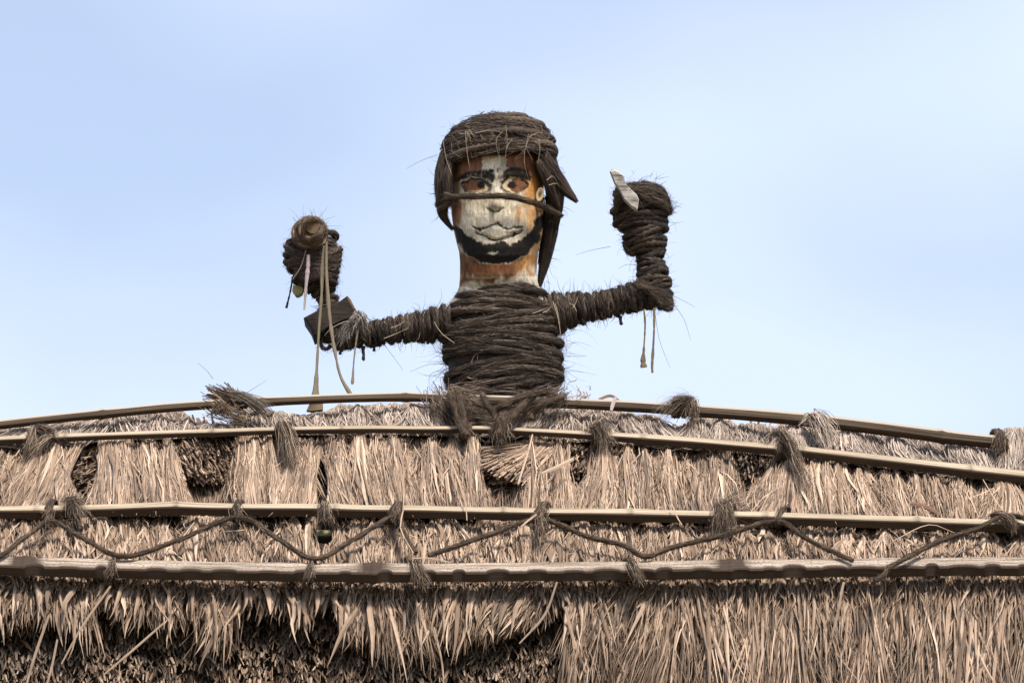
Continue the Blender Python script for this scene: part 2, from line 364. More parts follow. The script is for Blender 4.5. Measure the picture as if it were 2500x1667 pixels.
# solid layer below the straw, with the back slope behind the ridge
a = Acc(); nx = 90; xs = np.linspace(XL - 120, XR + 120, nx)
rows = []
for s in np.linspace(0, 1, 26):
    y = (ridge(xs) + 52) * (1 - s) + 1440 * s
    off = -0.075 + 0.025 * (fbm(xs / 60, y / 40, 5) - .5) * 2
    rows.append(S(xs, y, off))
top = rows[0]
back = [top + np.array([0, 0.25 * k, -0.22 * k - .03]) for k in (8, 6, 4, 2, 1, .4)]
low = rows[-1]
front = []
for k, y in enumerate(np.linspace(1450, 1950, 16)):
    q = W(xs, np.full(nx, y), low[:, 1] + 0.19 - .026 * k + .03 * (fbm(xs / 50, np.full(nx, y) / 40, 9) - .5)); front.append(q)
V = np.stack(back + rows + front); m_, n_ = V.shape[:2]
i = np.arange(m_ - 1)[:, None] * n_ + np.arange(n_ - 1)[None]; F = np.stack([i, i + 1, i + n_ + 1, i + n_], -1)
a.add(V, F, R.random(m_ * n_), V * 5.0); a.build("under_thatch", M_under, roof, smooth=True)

def in_any(x, y, lst, k=1.0):
    m = np.zeros(np.shape(x), bool)
    for cx, cy, rx, ry in lst: m |= ((x - cx) / rx) ** 2 + ((y - cy) / ry) ** 2 < k
    return m

def strand_field(acc, x0, y0, x1, y1, base, wd, tone, K=3, prof=STRAW, fold=0.0, bend=0.0, rollsd=.5, arch=.006, tip=.006, sink=.02, avoid=None, wig=3.0, bsd=.05):
    """straws lying on the slope from (x0,y0) to (x1,y1)"""
    N = len(x0); s = np.linspace(0, 1, K)[None]
    dx, dy = x1 - x0, y1 - y0; ln = np.hypot(dx, dy)
    bd = (R.normal(0, 1, N) * bsd * ln + bend)[:, None]
    x = x0[:, None] + dx[:, None] * s + bd * 4 * s * (1 - s) * (dy / ln)[:, None] + wig * np.sin(s * R.uniform(3, 9, (N, 1)) + R.uniform(0, 6, (N, 1)))
    y = y0[:, None] + dy[:, None] * s - bd * 4 * s * (1 - s) * (dx / ln)[:, None]
    b = base if np.ndim(base) == 2 else np.asarray(base)[:, None] * np.ones((1, K))
    off = b - sink * np.exp(-s * 7) * R.uniform(0, 1, (N, 1)) + R.uniform(-1, 1, (N, 1)) * arch + R.uniform(0, 1, (N, 1)) * tip * s ** 2
    keep = np.ones(N, bool)
    if avoid is not None:
        for kk in range(K): keep &= ~in_any(x[:, kk], y[:, kk], avoid)
    P = S(x, y, off)[keep]
    if len(P): ribbons(acc, P, NRM, wd[keep] * U, prof, R.normal(0, rollsd, keep.sum()), tone[keep], fold)

def bundle(tx0, tx1, bx0, bx1, ytop, ybot, dens, base, bulge, mat, name="thatch_bundle", bend=0, ragged=6, wd=(2, 5), tmean=.45, leafy=0.0, avoid=None, full=.35, bsd=.05, K=3):
    acc = Acc(); Wd = (tx1 - tx0 + bx1 - bx0) / 2; n = int(Wd * dens)
    for kind in (0, 1):
        m = int(n * (1 - leafy)) if kind == 0 else int(n * leafy * 0.5)
        if m < 2: continue
        q = R.uniform(-.06, 1.06, m); s0 = np.where(R.random(m) < full, R.uniform(-.02, .03, m), R.uniform(0, .78, m)); sl = R.uniform(.35, 1.0, m) ** (.5 if full > .5 else 1); s1 = np.minimum(s0 + sl, R.uniform(1.0, 1.07, m))
        q2 = q + R.normal(0, .07, m) + np.where(R.random(m) < .08, R.normal(0, .2, m), 0)
        tx = lambda qq, ss: (tx0 + (tx1 - tx0) * qq) * (1 - ss) + (bx0 + (bx1 - bx0) * qq) * ss
        clump = fbm(tx(q, s0 * 0) / 16, s0 * 2.0, int(tx0) & 255, 3)
        x0, x1 = tx(q, s0), tx(q2, s1)
        yt = lambda x: ytop(x) + ragged * (fbm(x / 9, x * 0, 33) - .5) * 2
        y0 = yt(x0) * (1 - s0) + ybot(x0) * s0; y1 = yt(x1) * (1 - s1) + ybot(x1) * s1
        b = base + bulge * np.sqrt(np.clip(1 - (2 * q - 1) ** 2, 0, 1)) + (clump - .5) * .09 + R.normal(0, .008, m)
        b = np.minimum(b + .012 * np.sin(np.clip(s0, 0, 1) * 3.1), .05)
        tn = np.clip(tmean + (clump - .5) * .5 + R.normal(0, .24, m), 0, 1)
        if kind == 0: strand_field(acc, x0, y0, x1, y1, b, R.uniform(*wd, m), tn, K=K, bend=bend, avoid=avoid, sink=.02, bsd=bsd)
        else: strand_field(acc, x0, y0, x1, y1, b + .004, R.uniform(5, 11, m), tn, K=5, prof=LEAF, fold=.35, bend=bend, rollsd=.8, tip=.025, avoid=avoid)
    o = acc.build(name, mat, roof, kind="stuff")
    return o

# ridge row
sky_ragged = lambda x: ridge(x) + 26
def top_at(pts):
    p = np.array(pts, float); return lambda x: np.interp(x, p[:, 0], p[:, 1])
yb2 = lambda x: pole2(x) + 12
toplow = top_at([(-300, 1095), (0, 1052), (200, 1026), (260, 1018), (290, 1004), (330, 1000), (440, 1000), (470, 1024), (500, 1034), (570, 1032), (600, 996), (640, 1000), (690, 1006),
                 (730, 1012), (800, 1006), (830, 990), (1090, 986), (1240, 1006), (1330, 996), (1450, 1000), (1600, 1014), (1630, 1040), (1680, 1036), (1690, 1020), (1780, 1020), (1792, 1038),
                 (1840, 1036), (1895, 1042), (1900, 1034), (2000, 1030), (2030, 1042), (2120, 1048), (2200, 1058), (2300, 1068), (2400, 1082), (2420, 1060), (2450, 1048), (2520, 1042), (2800, 1140)])
for (t0, t1, b0, b1, bend, dn) in [(-260, -60, -330, -150, 4, 7), (-60, 120, -170, 40, 5, 9), (100, 300, 20, 230, 6, 9), (262, 480, 300, 455, 0, 9), (470, 600, 460, 590, 0, 6), (585, 705, 590, 740, -6, 9),
                                (690, 830, 735, 830, -8, 8), (815, 960, 820, 965, 0, 9), (950, 1105, 960, 1160, -3, 9), (1235, 1345, 1170, 1300, 3, 9), (1330, 1480, 1300, 1540, -8, 9), (1470, 1640, 1530, 1700, -12, 9),
                                (1668, 1795, 1660, 1790, 0, 9), (1786, 1880, 1790, 1890, -5, 8), (1872, 2040, 1880, 2040, 0, 8), (2025, 2180, 2045, 2230, -10, 9), (2150, 2290, 2200, 2360, -14, 9), (2280, 2420, 2340, 2440, -12, 9),
                                (2405, 2560, 2400, 2560, 0, 10), (2540, 2760, 2540, 2760, 0, 7)]:
    bundle(t0, t1, b0, b1, toplow, yb2, dn * 2.4, -0.03, .045, M_row_top, "ridge_bundle", bend=bend, ragged=7, wd=(1.2, 3.0), tmean=.55, full=.75, bsd=.11, K=5)
# second row: pole 2 to pole 3
yt2 = lambda x: pole2(x) + 10 + 12 * (fbm(x / 55, x * 0, 71) > .55)
yb3 = lambda x: pole3(x) + 4
for (t0, t1, b0, b1, bend) in [(-260, -90, -330, -180, 3), (-100, 60, -200, -20, 4), (40, 185, -30, 130, 6), (150, 260, 110, 185, -8), (238, 330, 230, 345, 2), (320, 432, 335, 455, 0), (565, 640, 560, 650, 0), (630, 720, 645, 700, 4),
                               (700, 790, 655, 772, 2), (770, 850, 805, 875, -8), (840, 920, 870, 950, -6), (905, 1010, 930, 1030, -4), (1000, 1130, 1020, 1165, -6), (1120, 1180, 1130, 1190, 3), (1262, 1330, 1255, 1330, 3), (1320, 1400, 1320, 1405, 2),
                               (1440, 1510, 1400, 1510, 6), (1500, 1600, 1500, 1610, -2), (1590, 1680, 1600, 1700, -6), (1670, 1800, 1690, 1805, -2), (1870, 1965, 1815, 1985, 4), (1955, 2080, 1970, 2100, -3), (2070, 2205, 2090, 2240, -5),
                               (2195, 2310, 2230, 2330, 0), (2300, 2400, 2320, 2400, -5), (2395, 2560, 2395, 2570, 3), (2540, 2760, 2550, 2760, 0)]:
    bundle(t0, t1, b0, b1, yt2, yb3, 39, -0.03, .055, M_thatch, "thatch_bundle", bend=bend, ragged=12, wd=(1.0, 3.0), tmean=.5, leafy=.05, avoid=CLUST[:1] + CLUST[1:] + HOLES)
acc = Acc(); n = 9000                     # older straw behind the bundles
x0 = R.uniform(XL, XR, n); y0 = pole2(x0) + 20 + R.uniform(0, .7, n) * 150; x1 = x0 + R.normal(0, 14, n); y1 = np.minimum(y0 + R.uniform(60, 140, n), pole3(x1))
strand_field(acc, x0, y0, x1, y1, -.062 + R.normal(0, .006, n), R.uniform(2.5, 6, n), np.clip(R.normal(.3, .2, n), 0, 1), avoid=[(786, 1180, 14, 58)])
acc.build("older_thatch", M_thatch, roof, kind="stuff")
acc = Acc(); n = 700; x0 = R.uniform(1150, 1280, n); y0 = R.uniform(1165, 1200, n); strand_field(acc, x0, y0, x0 + R.normal(0, 8, n), np.full(n, 1246.0) + R.uniform(-10, 0, n), -.03 + R.normal(0, .008, n), R.uniform(1.5, 4, n), np.clip(R.normal(.3, .2, n), 0, 1))
acc.build("older_thatch", M_thatch, roof, kind="stuff")
# cut stalk clusters that poke out between the bundles
def cluster(cx, cy, rx, ry, n, dx, dy, mat=M_thatch, spread=14, outx=0):
    acc = Acc(); an = R.uniform(0, 6.283, n); rr = np.sqrt(R.random(n))
    x = cx + rx * rr * np.cos(an) * 1.05; y = cy + ry * rr * np.sin(an) * 1.05
    P0 = S(x - dx + R.normal(0, spread, n), y - dy + R.normal(0, spread, n), R.uniform(-.05, 0.0, n))
    P1 = S(x + R.normal(0, 5, n), y + R.normal(0, 5, n), -.035 + .07 * (1 - rr ** 2) * R.random(n) + .02 * R.random(n))
    stalks(acc, P0, P1, R.uniform(.0022, .0042, n), np.clip(R.normal(.38, .25, n), 0, 1))
    acc.build("cut_stalk_cluster", mat, roof, kind="stuff")
for (cx, cy, rx, ry), n, dx, dy in zip(CLUST, (520, 200, 260, 200, 280), (-22, 30, 55, 10, 6), (38, 10, 30, 34, 38)):
    cluster(cx, cy, rx, ry, n, -dx if cx < 400 else dx * -1, dy)
# the fan of straws over the middle cluster
acc = Acc(); n = 620
x1 = R.uniform(1165, 1295, n); y1 = 1120 + (x1 - 1165) * .35 + R.uniform(-35, 30, n); x0 = 1290 + (x1 - 1165) * .45 + R.normal(0, 12, n); y0 = 1072 + (x1 - 1165) * .05 + R.uniform(0, 26, n)
P0 = S(x0, y0, R.uniform(-.01, .03, n)); P1 = S(x1, y1, R.uniform(.0, .055, n)); stalks(acc, P0, P1, R.uniform(.002, .0038, n), np.clip(R.normal(.55, .2, n), 0, 1))
acc.build("cut_stalk_cluster", M_thatch, roof, kind="stuff")
acc = Acc(); n = 2600                      # stray straws lying across the bundles
x0 = R.uniform(XL, XR, n); y0 = pole2(x0) + R.uniform(16, 130, n); an_ = R.normal(0, .38, n); l = R.uniform(25, 90, n); x1 = x0 + np.sin(an_) * l; y1 = np.minimum(y0 + np.cos(an_) * l, pole3(x1) + 2)
strand_field(acc, x0, y0, x1, y1, R.uniform(.0, .05, n), R.uniform(1.0, 2.8, n), np.clip(R.normal(.55, .25, n), 0, 1), K=4, bsd=.12, avoid=CLUST + HOLES)
x0 = R.uniform(XL, XR, n); y0 = pole3(x0) + R.uniform(14, 70, n); an_ = R.normal(0, .5, n); l = R.uniform(15, 55, n); x1 = x0 + np.sin(an_) * l; y1 = np.minimum(y0 + np.cos(an_) * l, board(x1) - 14)
strand_field(acc, x0, y0, x1, y1, R.uniform(.0, .04, n), R.uniform(1.0, 3, n), np.clip(R.normal(.5, .25, n), 0, 1), K=4, bsd=.14, avoid=HOLES)
acc.build("stray_straws", M_thatch, roof, kind="stuff")
# third row: pole 3 to the board
yt3 = lambda x: pole3(x) + 16; yb4 = lambda x: board(x) - 12
edges = [-260, -120, 10, 95, 205, 330, 440, 560, 650, 745, 835, 930, 1020, 1130, 1230, 1330, 1440, 1560, 1680, 1790, 1900, 2010, 2120, 2230, 2340, 2450, 2600, 2760]
for e0, e1 in zip(edges[:-1], edges[1:]):
    bundle(e0 - 6, e1 + 6, e0 - 8 + R.normal(0, 6), e1 + 8 + R.normal(0, 6), yt3, yb4, 23, -0.03, .04, M_leaf, "short_thatch_bundle", bend=R.normal(0, 3), ragged=6, wd=(1.4, 4.4), tmean=.48, leafy=.16, avoid=HOLES)
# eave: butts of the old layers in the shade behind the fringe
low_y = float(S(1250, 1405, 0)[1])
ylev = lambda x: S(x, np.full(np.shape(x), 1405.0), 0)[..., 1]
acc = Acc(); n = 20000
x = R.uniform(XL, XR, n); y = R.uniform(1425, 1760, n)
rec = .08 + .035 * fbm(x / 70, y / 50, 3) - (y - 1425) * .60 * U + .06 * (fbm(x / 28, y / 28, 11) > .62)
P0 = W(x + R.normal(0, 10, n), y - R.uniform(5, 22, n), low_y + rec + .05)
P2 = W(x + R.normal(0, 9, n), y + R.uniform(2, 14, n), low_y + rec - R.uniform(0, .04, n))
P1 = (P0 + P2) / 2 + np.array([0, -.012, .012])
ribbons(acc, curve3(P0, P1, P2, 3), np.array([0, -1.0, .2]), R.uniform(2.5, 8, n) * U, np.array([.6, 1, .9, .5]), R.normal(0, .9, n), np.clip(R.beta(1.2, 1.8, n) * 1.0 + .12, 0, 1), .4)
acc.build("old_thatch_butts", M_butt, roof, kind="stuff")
# eave fringe
def dens_at(x):                          # how far the fringe hangs down, by place
    return np.interp(x, [-260, 0, 120, 200, 330, 450, 560, 640, 740, 800, 880, 980, 1100, 1250, 1340, 1378, 1392, 1450, 1560, 1700, 1900, 2500, 2760],
                     [120, 135, 150, 170, 120, 150, 190, 115, 135, 105, 165, 190, 190, 150, 125, 60, 250, 260, 220, 300, 330, 340, 340])
def fringe(acc, n, wd, fold, prof, K, tn, lmul, yoff=(0, 18), shadey=0.0, rollsd=.8, xr=(XL, XR)):
    x0 = R.uniform(*xr, n); ln = dens_at(x0 + R.normal(0, 14, n)) * R.uniform(*lmul, n) * (.45 + 1.0 * fbm(x0 / 34, x0 * 0, 91, 3))
    hole = in_any(x0, np.full(n, 1460.0), [(640, 1460, 40, 80), (255, 1460, 26, 80), (795, 1460, 34, 80), (1362, 1460, 16, 80)])
    ln = np.where(hole, ln * .6, ln)
    y0 = board(x0) + 20 + R.uniform(*yoff, n) * 1.0
    lean = np.interp(x0, [0, 250, 500, 800, 1000, 1250, 1380, 1500, 1700, 2500], [-.1, -.3, -.15, -.1, -.12, -.35, -.05, -.25, 0, .02])
    x2 = x0 + ln * (lean + (fbm(x0 / 22, x0 * 0 + 4, 95, 2) - .5) * 1.0 + R.normal(0, .13, n)); y2 = y0 + ln
    P0 = W(x0, y0, low_y + R.uniform(.0, .07, n) - .62 * (y0 - board(x0) - 20) * U + shadey); P2 = W(x2, y2, low_y - .02 - .62 * ln * U + R.uniform(-.04, .05, n) + shadey)
    P1 = (P0 + P2) / 2 + np.stack([R.normal(0, .012, n), R.uniform(-.05, 0, n), R.normal(0, .004, n)], -1)
    P = curve3(P0, P1, P2, K)
    P = P + R.normal(0, .0055, (n, 1, 3)) * np.sin(np.linspace(0, 1, K) * R.uniform(4, 9, (n, 1)) + R.uniform(0, 6, (n, 1)))[..., None]
    ribbons(acc, P, np.array([0, -1.0, 0.0]), wd * U, prof, R.normal(0, rollsd, n), tn, fold)
acc = Acc(); n = 8000
fringe(acc, n, R.uniform(2.4, 6, n), 0, STRAW, 5, np.clip(R.normal(.38, .2, n), 0, 1), (.25, .85), shadey=.03)
n = 6500; fringe(acc, n, R.uniform(3, 8, n), .4, LEAF, 6, np.clip(R.normal(.45, .22, n), 0, 1), (.3, .9), (-4, 30))
n = 10500; fringe(acc, n, R.uniform(2.2, 6.5, n), .4, LEAF, 5, np.clip(R.normal(.45, .22, n), 0, 1), (.15, 1.0), (0, 180), xr=(1392, XR))
n = 6500; fringe(acc, n, R.uniform(2.4, 7, n), .4, LEAF, 5, np.clip(R.normal(.45, .22, n), 0, 1), (.15, .6), (0, 70), xr=(840, 1340))
n = 6000; fringe(acc, n, R.uniform(3, 8, n), .4, LEAF, 5, np.clip(R.normal(.42, .22, n), 0, 1), (.1, .3), (-6, 6))
acc.build("eave_fringe", M_leaf, roof, kind="stuff")
for k in range(280):                     # the widest leaves of the fringe, one by one
    acc = Acc(); xc = XL + (XR - XL) * (k + R.random()) / 280
    fringe(acc, 1, np.array([R.uniform(9, 17) * (1 if xc < 1392 else .7)]), .45, np.array([.35, .7, 1, .9, .6, .3, .04]), 8, np.clip(R.normal(.58, .18, 1), 0, 1), (.55, 1.05), (2, 40), shadey=-.03, xr=(xc - 1, xc + 1), rollsd=.6)
    acc.build("palm_leaf", M_leaf, roof)
# a few long loose straws
acc = Acc()
def straw(pts, wdt, off=None, Y=None, tone=.7, ac=None):
    pts = np.array(pts, float); P = S(pts[:, 0], pts[:, 1], off) if Y is None else W(pts[:, 0], pts[:, 1], Y)
    P = smooth_path(P, 9)[None]; ribbons(ac or acc, P, np.array([0, -1.0, .2]), np.array([wdt * U]), np.array([.8, 1, 1, .6]), np.array([.2]), np.array([tone]), .3)
yF = low_y - .16
for pts, wdt in [([(400, 1520), (320, 1590), (255, 1645)], 5), ([(120, 1500), (85, 1600), (62, 1680)], 6), ([(140, 1560), (128, 1620), (112, 1680)], 5), ([(1000, 1560), (962, 1620), (962, 1680)], 3), ([(1060, 1530), (1078, 1610), (1085, 1680)], 4),
                 ([(1380, 1480), (1400, 1560), (1430, 1640)], 7), ([(270, 1430), (200, 1530), (150, 1620)], 5), ([(2060, 1420), (2035, 1540), (2000, 1640)], 6), ([(1360, 1420), (1330, 1500), (1268, 1570)], 5)]:
    straw(pts, wdt, Y=yF)
for pts, wdt in [([(985, 1180), (985, 1240), (978, 1290), (1010, 1350)], 3), ([(1100, 1120), (1135, 1220), (1140, 1270)], 3), ([(1400, 1120), (1360, 1140), (1322, 1155)], 9), ([(1265, 1180), (1290, 1100), (1300, 1060)], 5),
                 ([(1640, 1230), (1655, 1265), (1665, 1280)], 3), ([(2180, 1320), (2270, 1280), (2330, 1300)], 2), ([(2400, 1170), (2430, 1220), (2460, 1260)], 2.5), ([(1010, 1362), (1050, 1362), (1100, 1372)], 3), ([(1310, 1255), (1290, 1270), (1272, 1285)], 4)]:
    straw(pts, wdt, off=.11)
acc.build("loose_straw", M_thatch, roof, kind="stuff")
acc = Acc(); straw([(2225, 1228), (2265, 1238), (2298, 1256)], 12, off=.06, tone=.2); acc.build("brown_leaf", M_brown_leaf, roof, label="rust brown dead leaf caught above the third pole")

# ------------------------------------------------------------------ bamboo poles
def sweep_pole(name, fy, off, wd, th, roll, mat, x0=-420, x1=2950, nodes=(), size=None, notch=None, label=None, xs=None, wob=2.0, cat="pole", seed=1, group="split bamboo poles laid along the roof"):
    xs = np.linspace(x0, x1, 420) if xs is None else xs
    yc = fy(xs) + wob * (fbm(xs / 260, xs * 0, seed, 2) - .5) * 2
    kk = np.array([x0 - 10] + sorted(nodes) + [x1 + 10], float); yc = yc + np.interp(xs, kk, np.random.default_rng(seed).normal(0, 2.4, len(kk)) * (0 if name != "bamboo_pole" else 1))
    C = S(xs, yc, off + th / 2)
    A = UPS * math.cos(roll) + (-NRM) * math.sin(roll); B = NRM * math.cos(roll) + UPS * math.sin(roll)
    sz = np.interp(xs, *size) if size else np.ones_like(xs)
    for nd in nodes: sz = sz * (1 + .16 * np.exp(-((xs - nd) / 7) ** 2) + .08 * np.exp(-((xs - nd) / 40) ** 2))
    sz = sz * (1 + .05 * (fbm(xs / 90, xs * 0 + 3, seed + 7, 3) - .5) * 2)
    c = .18
    prof = np.array([(-.5, -.5), (.5, -.5), (.5, .5 - c), (.5 - c * .5, .5), (.15, .52), (-.25, .51), (-.5 + c * .35, .5), (-.5, .5 - c * .6)])
    n = len(prof); P = np.zeros((len(xs), n, 3))
    for k, (u, v) in enumerate(prof):
        uu = np.full(len(xs), u * wd) * sz
        if notch is not None and u < -.2: uu = uu + notch(xs, v)
        P[:, k] = C + A * uu[:, None] + B * (v * th * sz)[:, None]
    acc = Acc(); i = np.arange(len(xs) - 1)[:, None] * n; j = np.arange(n)[None]; j2 = (j + 1) % n
    F = np.stack(np.broadcast_arrays(i + j, i + j2, i + n + j2, i + n + j), -1)
    stain = np.zeros(len(xs)); cut_shade = np.array([1.0 if (u < -.3 or v < -.4) else 0 for u, v in prof])   # cut lower edges and back browner than the skin, underside shade painted in
    for nd in nodes: stain = np.maximum(stain, np.exp(-((xs - nd) / (34 if name == "notched_board" else 6)) ** 2) * (1.7 if name == "notched_board" else .5))
    an = np.arctan2(prof[:, 1], prof[:, 0])
    suv = np.stack(np.broadcast_arrays((xs * U)[:, None], prof[:, 0][None] * 1.3 + seed, prof[:, 1][None] * .8), -1)
    up_ = np.array([1.0 if u > .3 else 0 for u, v in prof]); st2 = np.clip(stain[:, None] * (.7 + .8 * fbm(xs[:, None] / 12, cut_shade[None] * 3, seed + 3)) + cut_shade[None] * 1.3, 0, 1.5)
    if mat.name == 'ridge_bamboo': st2 = np.where(up_[None] > 0, -1.0, st2 * .3)      # light on the upper side painted in as a pale strip
    if notch is not None: st2 = np.clip(st2 + cut_shade[None] * np.clip(notch(xs, 1) / .015, 0, 1)[:, None] * .4, 0, 1.3)  # shade in the notch recesses painted darker still
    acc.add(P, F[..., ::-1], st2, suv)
    for e in (0, len(xs) - 1):
        acc.add(P[e], np.array([[0, 1, 2, 3], [0, 3, 4, 5], [0, 5, 6, 7]]), 0.3, suv[e])
    o = acc.build(name, mat, smooth=False); tag(o, label, cat, group); return o
P1O, P2O, P3O, P4O = .06, .058, .06, .06
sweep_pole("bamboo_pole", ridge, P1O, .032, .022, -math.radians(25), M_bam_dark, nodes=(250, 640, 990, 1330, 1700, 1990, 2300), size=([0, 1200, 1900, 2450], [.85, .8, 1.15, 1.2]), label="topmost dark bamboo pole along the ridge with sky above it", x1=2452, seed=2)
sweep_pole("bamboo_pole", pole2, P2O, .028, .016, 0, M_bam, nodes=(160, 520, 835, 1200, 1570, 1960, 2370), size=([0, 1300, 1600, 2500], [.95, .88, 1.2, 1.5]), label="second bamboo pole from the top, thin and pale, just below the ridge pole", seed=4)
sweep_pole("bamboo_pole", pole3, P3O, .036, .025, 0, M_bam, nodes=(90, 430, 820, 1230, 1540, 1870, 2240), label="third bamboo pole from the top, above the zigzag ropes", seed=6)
NT = np.array([-290, -200, -110, -20, 85, 175, 250, 378, 468, 560, 655, 750, 850, 938, 1040, 1125, 1215, 1308, 1400, 1482, 1575, 1628, 1712, 1812, 1885, 1935, 2040, 2110, 2200, 2270, 2350, 2430, 2500, 2600, 2700])
NT = NT + R.normal(0, 5, len(NT)); ND = R.uniform(.25, 1.2, len(NT)); NWd = R.uniform(13, 34, len(NT))
def notch(xs, v):
    d = np.zeros_like(xs)
    for c, h, w_ in zip(NT, ND, NWd): d = np.maximum(d, h * np.clip(1.1 - ((xs - c) / w_) ** 2, 0, 1) ** .6)
    return d * (.015 if v > 0 else .003)
xs_b = np.linspace(-420, 2950, 1500)
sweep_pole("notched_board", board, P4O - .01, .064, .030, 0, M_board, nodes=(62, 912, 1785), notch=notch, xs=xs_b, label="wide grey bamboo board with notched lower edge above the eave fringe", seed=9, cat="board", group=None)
# greenish battens seen through the gaps in the third row
for x0, x1, y, h, lb in [(755, 818, 1308, .030, "greenish bamboo batten showing in the dark gap below the third pole"), (488, 580, 1312, .022, "mossy bamboo batten half hidden in thatch behind the zigzag rope"), (165, 212, 1299, .02, "short brown batten in the small gap at the far left")]:
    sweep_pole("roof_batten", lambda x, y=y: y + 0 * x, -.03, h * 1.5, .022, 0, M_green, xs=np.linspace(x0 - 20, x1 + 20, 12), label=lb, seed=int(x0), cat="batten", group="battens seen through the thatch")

# ------------------------------------------------------------------ ropes and knots
def rope_piece(acc, P, r=.0085, hair=260, twist=150, tone=.45, n=None, ref=(0, -.3, 1), lift=.004):
    n = n or max(16, int(np.linalg.norm(np.diff(P, axis=0), axis=1).sum() / .006)); Q = smooth_path(P, n)
    tube(acc, Q, r * (1 + .12 * R.normal(0, 1, n) * 0 + .10 * np.sin(np.arange(n) * .9)), np.array(ref, float), twist, .2, 9, tone=tone)
    hairs_on(acc, Q, r * 1.05, np.array(ref, float), int(hair * np.linalg.norm(np.diff(Q, axis=0), axis=1).sum() * 4), (.02, .06), .0012, .5, lift, (.2, .9))
def px_rope(pts, off, **k):
    p = np.array(pts, float); acc = Acc(); rope_piece(acc, S(p[:, 0], p[:, 1], off), **k); return acc
ZZ = [([(-250, 1372), (-130, 1290), (-20, 1362), (60, 1312), (122, 1272), (200, 1312), (300, 1358), (430, 1320), (582, 1262), (680, 1316), (770, 1364), (860, 1318), (968, 1258), (985, 1300), (1015, 1350)], .095, "long zigzag rope on the left half between third pole and notched board"),
      ([(1046, 1356), (1180, 1310), (1318, 1268), (1440, 1312), (1520, 1330), (1575, 1358), (1640, 1336), (1760, 1308), (1900, 1272), (1965, 1312), (2020, 1340), (2082, 1368)], .095, "zigzag rope right of centre with a kinked tail ending above the board"),
      ([(2135, 1418), (2160, 1402), (2166, 1388), (2220, 1358), (2300, 1318), (2375, 1294), (2470, 1258), (2600, 1310), (2760, 1360)], .105, "single slanting rope at the far right tied around the notched board")]
for pts, off, lb in ZZ:
    tag(px_rope(pts, off, r=.0064, twist=210).build("zigzag_rope", M_rope, smooth=True), lb, "rope", "ropes slung in zigzags under the third pole")

def knot(px, py, off, hh, th, turns, lb, tufts=(), pitch=9, r=.006, skew=.3, parent_cat="rope knot"):
    """rope lashed around a pole, with frayed ends"""
    c = S(px, py, off); k = thing("rope_knot", lb, parent_cat, c, "fibre lashings on the roof poles")
    for q in range(turns):
        acc = Acc(); t = np.linspace(0, 2 * math.pi, 40, endpoint=False)
        x = px + (q - (turns - 1) / 2) * pitch + R.normal(0, 1.5)
        cc = S(x, py, off)
        a_, b_ = hh + r, th + r * .8; ex = .6
        ct, st_ = np.cos(t), np.sin(t)
        P = cc + UPS * (a_ * np.sign(ct) * np.abs(ct) ** ex)[:, None] + NRM * (b_ * np.sign(st_) * np.abs(st_) ** ex)[:, None]
        P[:, 0] += skew * hh * ct * 1.0 + R.normal(0, .001)
        ref = norm(UPS * ct[:, None] + NRM * st_[:, None])
        tube(acc, P, r, ref, 160, .2, 8, True, .35); hairs_on(acc, P, r, ref, 90, (.015, .05), .0011, .6, .005, (.15, .8), True)
        acc.build("rope_turn", M_rope, k, smooth=True)
    for (x0, y0, o0, x1, y1, o1, n, s0, s1, bnd) in tufts:
        acc = Acc(); A = S(x0, y0, o0); B = S(x1, y1, o1)
        B = A + (B - A) * .86
        tuft(acc, A, B, int(n * .75), s0 * .7, s1 * 1.0, bend=NRM * bnd * .7, wd=.0010, tone=(-.1, 1.3), nref=NRM, wig=.006)
        acc.build("frayed_end", M_rope, k)
    return k
knot(1660, 994, .065, .022, .016, 3, "big frayed rope knot on the ridge pole right of the figure", [(1690, 975, .09, 1600, 1020, .08, 260, .008, .022, .05), (1690, 978, .09, 1690, 1048, .06, 220, .012, .012, .03), (1640, 992, .09, 1700, 968, .1, 120, .008, .010, .0)], r=.008)
knot(2440, 1075, .065, .022, .016, 2, "rope bow at the far right end of the ridge pole", [(2440, 1062, .09, 2440, 1110, .07, 120, .01, .015, .02)], r=.009, skew=-.5)
knot(85, 1070, .06, .020, .014, 3, "dark rope knot on the second pole at the far left", [(80, 1045, .09, 72, 1110, .08, 220, .009, .010, .02), (85, 1045, .09, 150, 1075, .08, 240, .008, .010, .04), (120, 1065, .08, 60, 1125, .07, 160, .012, .02, .02)])
knot(692, 1050, .06, .018, .012, 3, "grey frayed knot on the second pole left of the figure, with long hanging fibres", [(690, 1035, .08, 720, 1150, .07, 380, .011, .016, .04), (700, 1045, .09, 722, 1080, .08, 200, .012, .012, .01)])
knot(1458, 1063, .06, .020, .014, 2, "tangled knot on the second pole right of the figure", [(1462, 1035, .09, 1482, 1108, .07, 220, .010, .014, .03), (1470, 1032, .08, 1420, 1055, .08, 180, .008, .012, .02), (1448, 1040, .09, 1500, 1090, .07, 120, .009, .02, .02)])
knot(1912, 1101, .06, .026, .018, 3, "thick dark knot on the second pole at right with a long tail", [(1912, 1060, .10, 1962, 1162, .07, 320, .012, .012, .04), (1905, 1060, .09, 1862, 1082, .08, 150, .008, .012, .03), (1920, 1075, .09, 1985, 1240, .06, 120, .008, .014, .03), (1912, 1050, .08, 1915, 1105, .09, 200, .012, .012, .02)])
knot(182, 1244, .065, .026, .018, 3, "frayed knot on the third pole at the left, its ends sticking down", [(175, 1222, .09, 205, 1282, .09, 220, .01, .02, .04), (170, 1220, .09, 160, 1245, .10, 120, .01, .015, .02), (150, 1222, .08, 215, 1225, .08, 160, .006, .012, .02)])
